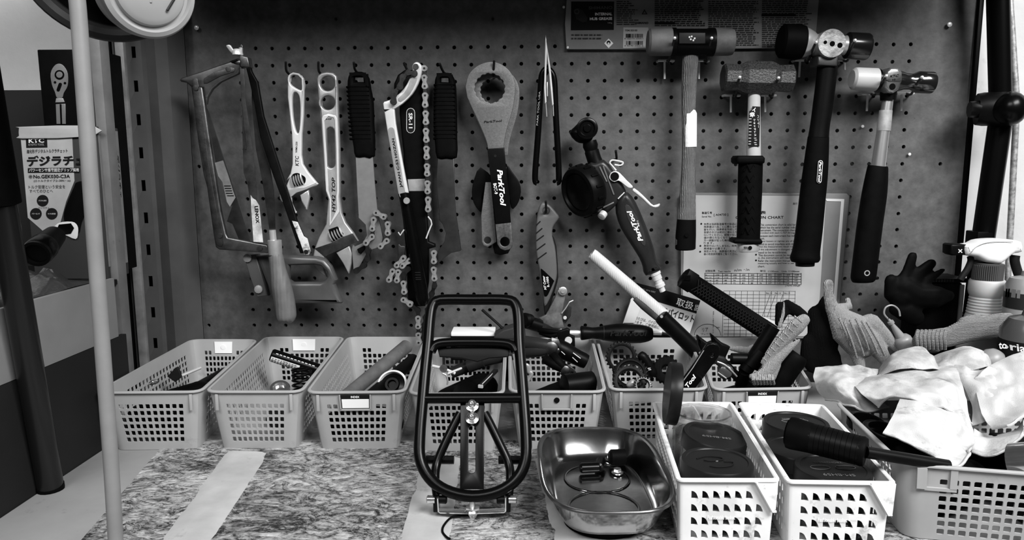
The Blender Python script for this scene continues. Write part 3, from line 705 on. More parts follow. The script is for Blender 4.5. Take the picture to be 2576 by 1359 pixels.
text('lettering', 'N-43P', z4(1318, 752)[0], z4(1375, 752)[0], 4, Y - .0004, dark, t, .02)
peg_hook((816, 190), (801, 156), 'wire hook holding the large satin adjustable wrench')
# ---------------------------------------------------------------- chain whips with ribbed grips
def ribbed_grip(parent, outl, hole, Y, ribs):
    gp_ = plate('grip', outl, Y, .016, blk, parent, .006, holes=[hole], k=2)
    for (xl, xr, y) in ribs:
        a, b = P(xl, y, Y + .008), P(xr, y, Y + .008)
        tube('grip_rib', [a, b], .0088, blk, gp_, 10, flat=.22, up=(0, 0, 1))
Y = -.034
t = thing('chain_whip', 'pale flat chain whip with black ribbed grip beside the satin wrench', 'chain whip', P(920, 690, Y))
gz = zl(z6, 45, 340, 55, 240, 85, 203, 150, 190, 215, 200, 258, 255, 272, 340, 300, 500, 305, 700, 312, 1020, 215, 1030, 125, 1030, 105, 930, 85, 800, 60, 560)
ribbed_grip(t, gz, zl(z6, 115, 245, 200, 245, 205, 292, 118, 290), Y, [(z6(50 + 2.6 * i, 0)[0][0] + 1, z6(278 + 1.6 * i, 0)[0][0] - 1, z6(0, 350 + 42 * i)[0][1]) for i in range(13)])
plate('bar', zl(z6, 135, 1015, 300, 1010, 325, 1359) + zl(z7, 260, 30, 280, 240, 296, 330, 325, 470, 305, 540, 225, 565, 190, 605, 112, 745, 95, 742, 80, 560, 88, 522, 100, 540, 165, 512, 200, 450, 190, 365, 135, 310, 120, 30), Y + .005, .004, mat('pale satin bar', .30, .42, .7, var=(80, .9, 1.08)), t, .0008)
chain(t, z7(275, 270, 335, 302, 367, 360, 367, 430, 360, 492, 310, 535), Y - .002, 0)
chain(t, z7(255, 325, 245, 395, 243, 460, 195, 508), Y - .002, 0)
chain(t, z7(195, 508, 210, 570, 205, 635, 175, 690, 118, 730), Y - .003, 1, LOD)
plate('hook_tooth', z7(120, 560, 195, 520, 200, 545, 150, 598, 130, 590), Y, .005, blk, t, .001)
peg_hook((905, 185), (890, 157), 'wire hook through the ribbed grip of the pale chain whip')
t = thing('chain_whip', 'dark flat chain whip with black ribbed grip left of big ring wrench', 'chain whip', P(1140, 650, Y))
gz = zl(z6, 900, 330, 915, 240, 950, 205, 1010, 200, 1060, 210, 1095, 260, 1112, 350, 1120, 600, 1122, 850, 1118, 1035, 1020, 1045, 925, 1040, 905, 900, 890, 650)
ribbed_grip(t, gz, zl(z6, 965, 250, 1035, 250, 1038, 295, 965, 292), Y, [(z6(897 - .3 * i, 0)[0][0] + 1.5, z6(1112 + .9 * i, 0)[0][0] - 1.5, z6(0, 330 + 40 * i)[0][1]) for i in range(14)])
plate('bar', zl(z6, 940, 1030, 1095, 1030) + zl(z7, 893, 30, 905, 250, 950, 565, 940, 575, 870, 590, 800, 640, 755, 690, 762, 580, 815, 500, 828, 430, 800, 360, 775, 330, 768, 200, 750, 30), Y + .005, .004, mat('dark satin bar', .05, .38, .7, var=(50, .7, 1.2)), t, .0008)
peg_hook((1120, 185), (1106, 160), 'wire hook through the ribbed grip of the dark chain whip')
# black sprocket remover with SR-11 plate, and its chain
Y = -.030
t = thing('sprocket_remover', 'black sprocket remover with oval name plate and long hanging chain', 'chain whip', P(1050, 770, Y))
plate('body', zl(z6, 505, 400, 508, 310, 545, 225, 610, 178, 700, 175, 770, 230, 790, 300, 790, 600, 800, 1000, 815, 1240) + zl(z7, 665, 110, 690, 500, 740, 520, 742, 545, 690, 560, 690, 820, 660, 1015, 530, 1022, 520, 900, 510, 600, 480, 300) + zl(z6, 600, 1000, 560, 600, 560, 450), Y, .012, blks, t, .003, k=0)
np_ = plate('name_plate', slot(*z6(672, 592)[0], *z6(672, 755)[0], 10.8), Y - .0006, .0006, paper, t, 0)
plate('name_field', slot(*z6(672, 592)[0], *z6(672, 755)[0], 9.4), Y - .0010, .0006, ink, np_, 0)
text('lettering', 'SR-11', z6(652, 600)[0], z6(654, 748)[0], 9.5, Y - .0014, white, np_, .015)
plate('tape_band', zl(z6, 640, 1248, 812, 1242) + zl(z7, 660, 98, 532, 100), Y - .001, .013, mat('worn pale tape', .3, .5, var=(40, .6, 1.15, 8)), t, .001)
chain(t, zl(z6, 722, 150, 807, 165, 807, 255, 812, 340, 815, 430, 815, 520, 820, 605, 822, 690, 823, 775, 826, 862, 828, 948, 830, 1030, 833, 1118, 835, 1195, 838, 1285) + zl(z7, 683, 100, 687, 165, 687, 240), Y - .010, 0)
chain(t, z7(733, 590, 733, 655, 732, 720, 737, 790, 737, 852), Y - .012, 0)
chain(t, z7(737, 852, 715, 915, 708, 975, 685, 1040, 668, 1100, 655, 1165, 648, 1230, 635, 1295), Y - .004, 1, LOD)
chain(t, z7(605, 1045, 608, 1108, 608, 1172, 610, 1240, 613, 1300), Y - .013, 1)
for a in ((490, 632, 440, 685), (540, 650, 483, 690), (405, 735, 378, 800), (450, 740, 440, 805), (492, 830, 497, 897), (492, 960, 545, 996)):
    chain(t, z7(*a), Y - .012, 0)
chain(t, z7(530, 715, 492, 765, 492, 830), Y - .010, 1, LOD); chain(t, z7(497, 897, 492, 960), Y - .010, 1); chain(t, z7(545, 996, 605, 1045), Y - .010, 1)
tube('wire_clip', [P(*p, Y - .016) for p in z7(685, 300, 708, 330, 715, 360, 690, 420, 670, 475)], .0011, chrome, t, 8)
tube('wire_clip', [P(*p, Y - .016) for p in z7(448, 425, 465, 450, 480, 425, 495, 405)], .0011, chrome, t, 8)
plate('hook_tab', z7(445, 530, 455, 518, 470, 535, 505, 535, 500, 600, 480, 640, 445, 650), Y - .008, .004, dsteel, t, .0008)
# forged silver chain wrench in front
Y = -.048
t = thing('chain_wrench', 'bright forged chain wrench with curved head and dark handle', 'chain wrench', P(1065, 765, Y))
plate('bar', zl(z6, 400, 505, 412, 488, 435, 482, 465, 470, 490, 480, 500, 520, 512, 560, 515, 600, 525, 700, 560, 900, 605, 1150, 645, 1359) + zl(z7, 528, 112, 448, 122) + zl(z6, 545, 1359, 500, 1100, 440, 760, 415, 600), Y, .008, chrome, t, .0018)
bc_ = plate('bar_channel', slot(*z6(482, 770)[0], *z6(592, 1400)[0], 8), Y - .0005, .0007, steel, t, 0)
text('lettering', 'JAPAN C-53 HOZAN', z6(600, 1325)[0], z6(518, 845)[0], 8, Y - .0009, dark, bc_, .03)
plate('curved_head', crom(zl(z6, 462, 478, 500, 450, 545, 420, 605, 360, 655, 275, 690, 185, 683, 150, 700, 112, 735, 98, 768, 120, 778, 150, 778, 200, 745, 310, 685, 415, 600, 500, 520, 555, 490, 560), 2), Y - .001, .009, chrome, t, .002)
plate('head_recess', crom(zl(z6, 548, 460, 610, 400, 650, 330, 680, 245, 735, 245, 720, 310, 660, 420, 575, 490), 2), Y - .0016, .0008, steel, t, .0002)
lathe('chain_pin', [(0, .0045), (.002, .004), (.002, 0)], P(*z6(722, 148)[0], Y - .001), (0, -1, 0), dsteel, t, 14)
chain(t, z6(505, 490, 515, 400, 570, 342, 598, 252), Y - .004, 0, LOD); chain(t, z6(598, 252, 650, 205, 715, 213), Y - .004, 1, LOD)
limb('handle', [*[(a, b, r) for (a, b), r in zip(z7(490, 112, 510, 200, 545, 400, 590, 650, 625, 850, 640, 960, 645, 1000), (13.5, 14, 15, 15.5, 16, 16, 12))]], Y + .006, blkp, t, 18)
lathe('rivet', [(0, .005), (.0014, .0045), (.0014, 0)], P(*z7(515, 175)[0], Y - .009), (0, -1, 0), steel, t, 12)
multi('grip_mark', [box_geo(P(*p, Y - .0105), (.008, .0006, .0008)) for p in z7(603, 745, 605, 765, 607, 785, 609, 800)], dsteel, t, 0)
plate('notch', z6(405, 563, 470, 562, 420, 588), Y - .0003, .0004, ink, t, 0)
peg_hook((1040, 195), (1016, 158), 'wire hook holding the forged chain wrench and black remover')
# ---------------------------------------------------------------- ring wrenches
def notched(cx_, cy_, r, n=16, d=.06):
    o = []
    for i in range(n * 6):
        a = 2 * math.pi * i / (n * 6); o.append((cx_ + r * (1 - d * (1 if i % 6 < 3 else 0)) * math.cos(a), cy_ + r * (1 - d * (1 if i % 6 < 3 else 0)) * math.sin(a)))
    return o
Y = -.038
satin = mat('bead blasted steel', .13, .5, .5, var=(300, .8, 1.2), bump=(700, .15))
t = thing('ring_wrench', 'large silver notched ring wrench with black printed handle', 'wrench', P(1265, 630, Y))
head = crom(zl(z8, 70, 470, 95, 370, 160, 298, 235, 263, 300, 255, 375, 275, 445, 330, 487, 410, 496, 500, 480, 640, 450, 750, 415, 870, 400, 960), 3, False)
head = [(p.x, p.y) for p in head] + zl(z8, 398, 1010, 262, 1010) + [(p.x, p.y) for p in crom(zl(z8, 258, 970, 240, 910, 190, 790, 130, 660, 85, 560), 3, False)]
plate('head', head, Y, .005, satin, t, .0009, holes=[notched(*z8(278, 483)[0], 38.5, 16, .05)])
hs_ = plate('handle_sleeve', zl(z8, 258, 1000, 403, 990, 412, 1100) + zl(z9, 437, 388, 312, 402), Y - .0012, .0074, blks, t, .0012)
plate('handle_end', zl(z9, 310, 396, 437, 383, 453, 560, 447, 590, 425, 608, 388, 616, 350, 602, 327, 565), Y, .005, mat('rough dark steel', .10, .45, .6, var=(200, .5, 1.5)), t, .0009, holes=[circ(*z9(388, 545)[0], 12, 20)])
text('lettering', 'ParkTool', (1250, 427), (1259, 519), 14, Y - .0016, white, hs_, .03, .25)
text('lettering', 'BOT-9', (1240.5, 462), (1244, 489), 8.5, Y - .0016, white, hs_, .02)
text('lettering', 'ParkTool', z8(228, 782)[0], z8(385, 770)[0], 6, Y - .0003, dark, t, .03, .2)
lathe('rivet', [(0, .0022), (.0006, .002), (.0006, 0)], P(*z8(325, 1062)[0], Y - .0012), (0, -1, 0), dark, t, 10)
t = thing('ring_wrench', 'second silver ring wrench peeping out behind the printed one', 'wrench', P(1230, 620, Y + .014))
h2 = [(x + 11 if x > 1245 else x + 4, y + 14) for x, y in head[:]]
plate('head', [(q[0], q[1]) for q in h2], Y + .016, .004, satin, t, .0008, holes=[notched(z8(278, 483)[0][0] + 9, z8(278, 483)[0][1] + 6, 33, 16, .06)])
plate('handle', z9(230, 60, 275, 60, 320, 545, 290, 565, 250, 587, 215, 575, 200, 545, 195, 330), Y + .013, .004, satin, t, .0008, holes=[circ(*z9(247, 533)[0], 9, 16)])
t = thing('hook_spanner', 'black crescent hook spanner hanging behind the ring wrenches', 'spanner', P(1240, 640, Y + .02))
plate('hook', crom(zl(z9, 190, -60, 140, 30, 118, 140, 135, 230, 185, 300, 238, 295, 240, 285, 205, 215, 208, 150, 260, 90, 300, 40), 2), Y + .022, .005, blks, t, .0012)
plate('lobe', crom(zl(z9, 400, -80, 450, -20, 505, 60, 519, 140, 500, 220, 470, 265, 440, 268, 415, 100), 2), Y + .022, .005, blks, t, .0012)
plate('handle', z9(270, 0, 420, -60, 440, 590, 415, 640, 350, 655, 305, 640, 292, 590), Y + .0225, .004, blks, t, .001)
peg_hook((1243, 195), (1243, 153), 'wire hook inside the notched ring wrench head')
# ---------------------------------------------------------------- needle pointed pliers
Y = -.030
t = thing('needle_pliers', 'pointed bright needle pliers with black dipped handles, points upward', 'pliers', P(1375, 460, Y))
tube('handles', crom([P(*p, Y) for p in z8(682, 1290, 668, 1275, 668, 1180, 690, 900, 702, 700, 715, 450, 728, 360, 765, 318, 805, 345, 830, 420, 838, 600, 848, 800, 862, 1050, 868, 1180, 868, 1275, 850, 1290)], 3, False), .0046, blkp, t, 14)
plate('jaw', z8(757, 22, 763, 80, 769, 130, 766, 250, 758, 450, 764, 600, 750, 615, 742, 480, 748, 250, 752, 80), Y - .008, .004, chrome, t, .001)
plate('jaw', z8(759, 50, 778, 180, 800, 320, 815, 480, 825, 620, 812, 632, 797, 480, 775, 250, 762, 115), Y - .007, .004, chrome, t, .001)
plate('spring_leaf', z8(766, 430, 773, 430, 775, 550, 768, 552), Y - .010, .001, chrome, t, .0003)
tube('return_wire', [P(*p, Y - .004) for p in z8(757, 600, 762, 660, 766, 725)], .0007, bsteel, t, 6)
tube('return_wire', [P(*p, Y - .004) for p in z8(820, 620, 824, 720)], .0007, bsteel, t, 6)
text('lettering', 'PARK TOOL USA', z8(690, 800)[0], z8(712, 510)[0], 4, Y - .0052, lgrey, t)
peg_hook((1376, 185), (1379, 163), 'wire hook between the needle pliers handles', -.03)
# ---------------------------------------------------------------- utility knife
Y = -.030
t = thing('utility_knife', 'grey curved handle utility knife with black triangular label', 'knife', P(1385, 825, Y))
kg = mat('grey rubber coated handle', .085, .5, var=(30, .85, 1.15))
plate('handle', crom(zl(z9, 680, 240, 705, 228, 740, 240, 775, 270, 810, 312, 832, 348, 802, 392, 780, 430, 775, 500, 795, 580, 807, 680, 813, 800, 800, 880, 755, 1010, 712, 1075, 700, 990, 685, 880, 665, 760, 645, 650, 638, 550, 642, 420, 655, 310), 2), Y, .017, kg, t, .006, holes=[circ(*z9(722, 297)[0], 8.5, 18)])
plate('handle_edge', crom(zl(z9, 660, 300, 645, 420, 641, 550, 650, 660, 675, 800, 695, 950, 712, 1140, 745, 1100, 815, 880, 822, 800, 812, 640, 790, 520), 2), Y + .010, .010, dark, t, .002)
for a in ((645, 410, 675, 380), (645, 475, 690, 437), (648, 535, 703, 495), (650, 610, 715, 562), (650, 690, 725, 635)): plate('groove', slot(*z9(*a[:2])[0], *z9(*a[2:])[0], 1.6, 3), Y - .0003, .0008, ink, t, 0)
lp_ = plate('label_plate', crom(z9(680, 775, 692, 768, 740, 812, 786, 858, 784, 876, 740, 975, 722, 990, 706, 978, 692, 880), 2), Y - .0006, .0008, blkp, t, .0002)
text('lettering', 'NT Cutter', z9(728, 935)[0], z9(712, 820)[0], 6, Y - .0012, white, lp_, .02, .3); text('lettering', 'R-1000', z9(752, 910)[0], z9(742, 828)[0], 6, Y - .0012, white, lp_, .01)
plate('blade_holder', z9(830, 915, 885, 940, 880, 1000, 862, 1090, 850, 1140, 858, 1190, 872, 1240, 845, 1250, 780, 1245, 700, 1205, 668, 1165, 722, 1140, 745, 1100, 800, 990), Y + .003, .006, mat('scratched knife steel', .35, .35, .8, var=(60, .5, 1.4)), t, .0015)
lathe('pivot_nut', [(0, .0066), (.002, .0066), (.003, .005), (.003, .0035), (.005, .003), (.005, 0)], P(*z9(860, 945)[0], Y + .001), (0, -1, 0), steel, t, 20)
tube('clip_wire', [P(*p, Y + .001) for p in z9(850, 1128, 880, 1090, 905, 1050, 915, 1035, 945, 1022)], .0009, bsteel, t, 6)
lathe('screw', [(0, .003), (.002, .0025), (.002, 0)], P(*z9(877, 1163)[0], Y + .004), (0, -1, 0), chrome, t, 10)
plate('clip', z9(905, 1050, 930, 1080, 925, 1150, 880, 1210, 862, 1195, 865, 1120), Y + .008, .002, dsteel, t, .0004)
peg_hook((1373, 532), (1373, 506), 'wire hook through the grey utility knife', -.05)
# ---------------------------------------------------------------- tyre inflator
Y = -.052
t = thing('tyre_inflator', 'black pistol grip tyre inflator with round gauge and bright lever', 'inflator', P(1650, 700, Y))
gunm = mat('charcoal inflator casting', .014, .3, spec=.25, var=(30, .8, 1.2)); 
plate('chuck_head', crom(zl(z10, 95, 178, 130, 132, 170, 97, 215, 85, 255, 103, 268, 150, 262, 205, 235, 240, 185, 250, 140, 235), 2), Y, .028, blks, t, .010, bres=4)
lathe('chuck_port', [(0, .0155), (.003, .0155), (.004, .014), (.004, .011), (.002, .010), (.002, .006), (.0045, .005), (.0045, 0)], P(*z10(213, 148)[0], Y), (0, -1, 0), blkp, t, 24)
limb('neck', [(*z10(230, 235)[0], 17), (*z10(237, 270)[0], 19), (*z10(243, 300)[0], 16), (*z10(245, 305)[0], 18), (*z10(262, 360)[0], 18), (*z10(275, 395)[0], 19)], Y + .014, blks, t, 14, k=1)
plate('body', crom(zl(z10, 225, 405, 270, 382, 335, 365, 400, 440, 440, 500, 490, 585, 440, 660, 400, 705, 345, 745, 320, 700, 290, 600), 2), Y, .034, gunm, t, .008, bres=3)
ga = V((-.78, -.58, -.22)).normalized(); gc = P(*z10(215, 575)[0], Y + .004)
gr_ = lathe('gauge_ring', [(-.006, .030), (-.004, .036), (.0, .0375), (.016, .0375), (.020, .035), (.021, .030), (.017, .028), (.017, .0)], gc, ga, blks, t, 36)
lathe('gauge_glass', [(.0175, .027), (.0185, .024), (.0188, 0)], gc, ga, blkp, t, 30)
for i in range(14):
    a = 2 * math.pi * i / 14; q = V((0, 0, 1)); u = (q - ga * q.dot(ga)).normalized(); s = ga.cross(u)
    box('ring_ridge', gc + ga * .008 + (u * math.cos(a) + s * math.sin(a)) * .0375, (.004, .004, .012), blk, gr_, .001, Matrix((s * math.cos(a) - u * math.sin(a), u * math.cos(a) + s * math.sin(a), ga)).transposed())
plate('handle', crom(zl(z10, 428, 655, 478, 588, 535, 625, 590, 730, 650, 880, 690, 1000, 708, 1085, 738, 1122, 720, 1152, 632, 1182, 614, 1125, 590, 1062, 520, 950, 460, 850, 424, 745), 2), Y - .002, .028, gunm, t, .010, bres=4)
hp_ = plate('handle_panel', crom(zl(z10, 478, 690, 505, 685, 560, 760, 610, 870, 622, 955, 600, 960, 540, 860, 495, 770), 2), Y - .0026, .0012, mat('gloss inset panel', .03, .25), t, .0004)
text('lettering', 'ParkTool', z10(606, 930)[0], z10(520, 715)[0], 12, Y - .0033, white, hp_, .03, .25); text('lettering', 'INF-1', z10(580, 830)[0], z10(570, 792)[0], 4, Y - .0033, white, hp_, .01)
plate('lever', crom(zl(z10, 368, 485, 385, 455, 415, 446, 445, 462, 490, 510, 530, 548, 528, 562, 500, 560, 455, 525, 430, 512, 405, 521, 378, 508), 2), Y - .004, .008, chrome, t, .002, holes=[circ(*z10(405, 483)[0], 9, 16)])
plate('lever', crom(zl(z10, 530, 582, 545, 565, 600, 610, 645, 655, 680, 685, 722, 672, 718, 692, 690, 703, 650, 688, 600, 640, 550, 600), 2), Y - .004, .008, chrome, t, .002)
lathe('pivot', [(0, .0068), (.002, .006), (.002, 0)], P(*z10(405, 483)[0], Y - .003), (0, -1, 0), blks, t, 16)
tube('hanger_wire', crom([P(*p, Y + .002) for p in z10(416, 440, 385, 405, 372, 388, 385, 370, 420, 372, 465, 385, 448, 405, 405, 400)], 3, False), .0012, chrome, t, 8)
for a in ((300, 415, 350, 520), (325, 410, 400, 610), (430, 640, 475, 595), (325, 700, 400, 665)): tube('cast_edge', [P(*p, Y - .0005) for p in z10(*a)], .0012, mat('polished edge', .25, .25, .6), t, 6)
lathe('bleed_button', [(0, .006), (.008, .006), (.009, .004), (.009, 0)], P(*z10(330, 740)[0], Y + .006), (-.5, -.6, -.6), chrome, t, 14)
lathe('air_coupler', [(0, .0085), (.004, .0085), (.005, .0072), (.012, .0072), (.013, .0060), (.018, .0060), (.019, .0072), (.024, .0072), (.025, .0045), (.032, .0045)], P(*z10(684, 1150)[0], Y + .010), P(*z10(742, 1285)[0], Y + .010) - P(*z10(684, 1150)[0], Y + .010), chrome, t, 18)
peg_hook((1546, 402), (1549, 379), 'wire hook holding the tyre inflator wire loop')
# ============================================================ hammers in pronged hooks
# (a) double faced mallet, wooden handle
Y = -.045; r = 32.5 * pxs(Y)
t = thing('mallet', 'double faced mallet with old wooden handle and white tape band', 'mallet', P(1725, 628, Y))
hm = mat('worn rawhide face', .10, .6, var=(25, .5, 1.5, 8), dirt=(18, .62, .72, .02), bump=(60, .3))
a, b = P(1629, 106, Y), P(1845, 106, Y); L_ = (b - a).length; dx = b - a
lathe('face', [(0, 0), (0, r * .82), (.003, r * .97), (.012, r), (L_ * .285, r)], a, dx, hm, t, 28)
lathe('face', [(L_ * .765, r), (L_ - .006, r * .98), (L_ - .001, r * .92), (L_, r * .8), (L_, 0)], a, dx, hm, t, 28)
lathe('head_block', [(L_ * .27, r * .9), (L_ * .275, r * 1.03), (L_ * .32, r * 1.03), (L_ * .33, r * .96), (L_ * .68, r * .96), (L_ * .70, r * 1.03), (L_ * .77, r * 1.03), (L_ * .775, r * .9)], a, dx, blks, t, 28)
plate('head_panel', z12(335, 130, 540, 130, 540, 215, 335, 215), Y - r - .0015, .004, mat('dark cast panel', .02, .35), t, .0008)
multi('stamp', [box_geo(P(*p, Y - r - .0018), (.0022, .0008, .0022)) for p in z12(415, 165, 432, 160, 425, 182, 445, 190, 455, 175)], chrome, t, 0)
wd = mat('weathered wood handle', .09, .6, var=(40, .6, 1.5), wave=(140, .6, 'X', 3), bump=(90, .3))
limb('handle', [(1738, 130, 19), (1734, 200, 19), (1732, 280, 16.5), (1733, 370, 16.5), (1731, 450, 18), (1728, 530, 22), (1725, 590, 25), (1724, 622, 25), (1724, 628, 21)], Y + .004, wd, t, 20, .75)
limb('tape_band', [(1734, 285, 17), (1735, 286, 17.4), (1735, 369, 17.4), (1735, 370, 17)], Y + .004, mat('white cloth tape', .72, .7, bump=(200, .3), var=(40, .9, 1.1)), t, 20, .78, 1)
limb('dipped_end', [(1727, 552, 23.4), (1725, 592, 25.4), (1724, 626, 25.4), (1724, 629, 21)], Y + .004, mat('dark dipped wood', .003, .5, spec=.05, dirt=(30, .66, .74, .03)), t, 20, .78, 1)
lathe('hang_hole', [(0, .0032), (.0006, .003), (.0006, 0)], P(1728, 592, Y - .0095), (0, -1, 0), cavity, t, 12)
rail_hook(z12(175, 348, 295, 348), z12(222, 355, 222, 490), z12(300, 172)[0], 'left pronged hook under the wooden handled mallet')
rail_hook(z12(485, 348, 567, 350), z12(490, 360, 488, 490), z12(587, 172)[0], 'right pronged hook under the wooden handled mallet')
# (b) sledge hammer
Y = -.045
t = thing('sledge_hammer', 'short sledge hammer with speckled octagonal head and pale handle', 'hammer', P(1885, 632, Y))
hd = mat('speckled forged steel', .035, .4, .35, var=(500, .35, 2.0, 2), bump=(400, .4))
a, b = P(1818, 195, Y), P(1993, 198, Y); L_ = (b - a).length; dx = b - a; r = 34 * pxs(Y)
lathe('head', [(0, 0), (0, r * .85), (.002, r), (L_ * .22, r * .95), (L_ * .32, r * 1.2), (L_ * .69, r * 1.2), (L_ * .79, r * .95), (L_ - .002, r), (L_, r * .86), (L_, 0)], a, dx, hd, t, 8, 15, up=(0, math.sin(math.pi / 8), math.cos(math.pi / 8)))
pal = mat('pale handle paint', .38, .4, var=(20, .85, 1.1))
limb('handle', [(1898, 222, 15), (1897, 260, 15), (1896, 330, 16.5), (1896, 395, 17.5)], Y, pal, t, 18, .85)
st_ = plate('sticker', z12(905, 702, 965, 705, 958, 1015, 870, 1012, 880, 740, 900, 730), Y - .0095, .001, ink, t, .0002)
text('lettering', '幸', z12(885, 790)[0], z12(925, 785)[0], 13, Y - .0102, white, st_, .02); text('lettering', 'イ', z12(905, 750)[0], z12(935, 745)[0], 11, Y - .0102, white, st_, .03)
text('lettering', 'ショックレス', z12(912, 800)[0], z12(918, 935)[0], 5, Y - .0102, white, st_, .01); text('lettering', 'ハンマー', z12(942, 770)[0], z12(945, 870)[0], 4, Y - .0102, white, st_)
multi('sticker_print', [box_geo(P(*p, Y - .0102), (.0035, .0003, .0012)) for p in z12(887, 800, 887, 825, 887, 850, 886, 875, 886, 900, 885, 925, 884, 950, 884, 975, 883, 995, 925, 950, 930, 965, 925, 985, 930, 1000)], lgrey, st_, 0)
plate('guard', z12(780, 1105, 795, 1085, 990, 1085, 1008, 1105, 1005, 1140, 990, 1150, 795, 1150, 780, 1135), Y - .016, .032, blk, t, .004)
limb('grip', [(*z14(608, 95)[0], 30), (*z14(603, 300)[0], 30), (*z14(597, 500)[0], 29), (*z14(592, 625)[0], 29)], Y, blk, t, 18, .75, 1)
for i in range(7):
    for s in (-1, 1):
        p = [(a_ + s * 8 * j_, b_ - 5 + 10 * (j_ % 2 == 0) * 1.0) for j_, (a_, b_) in enumerate([(z14(607 - 2 * i, 0)[0][0], z14(0, 140 + 70 * i)[0][1])] * 3)]
        tube('grip_diamond', [P(p[0][0], p[0][1] + 4, Y - .0135), P(p[1][0], p[1][1] - 3, Y - .0128), P(p[2][0], p[2][1] + 3, Y - .0110)], .0012, blk, t, 6)
plate('lower_guard', z14(495, 625, 510, 615, 680, 618, 692, 632, 690, 648, 675, 655, 510, 650, 495, 645), Y - .014, .028, blk, t, .003)
limb('end_cap', [(*z14(590, 650)[0], 28), (*z14(590, 690)[0], 28), (*z14(590, 703)[0], 25)], Y, bsteel, t, 18, .75, 1)
lathe('lanyard_hole', [(0, .003), (.0005, .0028), (.0005, 0)], P(*z14(605, 677)[0], Y - .0133), (0, -1, 0), cavity, t, 12)
multi('cap_stamp', [box_geo(P(*p, Y - .0132), (.001, .0006, .003)) for p in z14(565, 675, 573, 675, 583, 675)], ink, t, 0)
rail_hook(z12(690, 617, 807, 617), z12(737, 625, 737, 750), z12(805, 477)[0], 'left pronged hook under the speckled sledge hammer')
rail_hook(z12(973, 617, 1085, 619), z12(1003, 625, 1002, 747), z12(1107, 482)[0], 'right pronged hook under the speckled sledge hammer')
# (c) shop hammer with rubber face
Y = -.048
t = thing('shop_hammer', 'black shop hammer with round pale head boss and black rubber face', 'hammer', P(2030, 668, Y))
a, b = P(1962, 103, Y), P(2183, 118, Y); L_ = (b - a).length; dx = b - a; k_ = pxs(Y)
lathe('rubber_face', [(0, 0), (0, 34 * k_), (.003, 40 * k_), (L_ * .20, 42 * k_), (L_ * .255, 39 * k_), (L_ * .26, 33 * k_)], a, dx, blk, t, 32)
lathe('neck', [(L_ * .255, 36 * k_), (L_ * .30, 34 * k_), (L_ * .37, 27 * k_), (L_ * .40, 22 * k_), (L_ * .73, 22 * k_), (L_ * .76, 26 * k_)], a, dx, bsteel, t, 32)
lathe('steel_face', [(L_ * .74, 24 * k_), (L_ * .765, 31 * k_), (L_ * .98, 32 * k_), (L_, 30 * k_), (L_, 0)], a, dx, mat('polished dark steel', .06, .2, .9), t, 32)
c_ = P(*z13(505, 212)[0], Y - .022)
lathe('boss', [(-.036, .0195), (-.001, .0195), (.0, .019), (.0, 0)], c_, (0, -1, 0), mat('mottled bare steel', .30, .42, .5, var=(60, .4, 1.4, 8), bump=(120, .3)), t, 36)
for p, rr in ((z13(452, 205)[0], .0024), (z13(507, 216)[0], .0036), (z13(566, 228)[0], .0036)): lathe('boss_hole', [(0, rr), (.0004, rr * .95), (.0004, 0)], P(*p, Y - .0223), (0, -1, 0), cavity, t, 14)
plate('socket', z13(395, 310, 560, 300, 545, 390, 395, 382), Y - .016, .032, mat('grey socket', .09, .35, .6, var=(30, .7, 1.2)), t, .003)
limb('handle', [(*z13(470, 380)[0], 24), (*z13(455, 520)[0], 24), (*z13(432, 700)[0], 24), (*z13(410, 850)[0], 23.5), (*z13(398, 945)[0], 25)], Y, blks, t, 20, .8)
limb('grip', [(*z13(398, 940)[0], 25.5), (*z13(388, 1060)[0], 28), (*z13(370, 1250)[0], 31), (*z14(1022, 350)[0], 32), (*z14(1000, 560)[0], 33), (*z14(982, 690)[0], 34), (*z14(974, 745)[0], 37), (*z14(972, 770)[0], 33)], Y, blk, t, 20, .75)
limb('end_plug', [(*z14(974, 765)[0], 24), (*z14(973, 798)[0], 23)], Y, blks, t, 16, .8, 1)
pl = slot(*z14(1078, 105)[0], *z14(1068, 227)[0], 6)
br_ = plate('badge_rim', pl, Y - .0158, .0012, white, t, .0002); plate('badge', slot(*z14(1078, 105)[0], *z14(1068, 227)[0], 4.9), Y - .0163, .001, ink, t, 0)
text('lettering', 'ParkTool', z14(1069, 98)[0], z14(1060, 236)[0], 6.5, Y - .0168, white, br_, .02, .2)
rail_hook(z13(218, 345, 352, 345), z13(255, 352, 247, 477), z13(380, 205)[0], 'left pronged hook under the hammer with rubber face', -.085)
rail_hook(z13(556, 345, 622, 347), z13(600, 350, 602, 420), z13(682, 190)[0], 'right pronged hook under the hammer with rubber face', -.085)
# (d) small combination hammer, chrome shaft
Y = -.045; k_ = pxs(Y)
t = thing('combination_hammer', 'small chrome hammer with white plastic face and black grip', 'hammer', P(2190, 705, Y))
a, b = P(*z13(655, 487)[0], Y), P(*z13(1283, 520)[0], Y); L_ = (b - a).length; dx = b - a
lathe('plastic_face', [(0, 0), (0, 20 * k_), (.003, 26 * k_), (L_ * .06, 27 * k_), (L_ * .30, 27.5 * k_), (L_ * .305, 26 * k_)], a, dx, mat('ivory plastic face', .42, .4, var=(20, .85, 1.1), dirt=(30, .64, .74, .15)), t, 30)
lathe('ferrule', [(L_ * .30, 26 * k_), (L_ * .33, 26 * k_), (L_ * .345, 20 * k_), (L_ * .43, 18 * k_)], a, dx, blkp, t, 30)
drk = mat('dark chrome', .12, .15, .95)
lathe('head', [(L_ * .40, 19 * k_), (L_ * .42, 24 * k_), (L_ * .60, 24 * k_), (L_ * .66, 20 * k_), (L_ * .74, 19 * k_), (L_ * .80, 24 * k_), (L_ * .82, 26 * k_), (L_ * .985, 26.5 * k_), (L_, 25 * k_), (L_, 0)], a, dx, drk, t, 30)
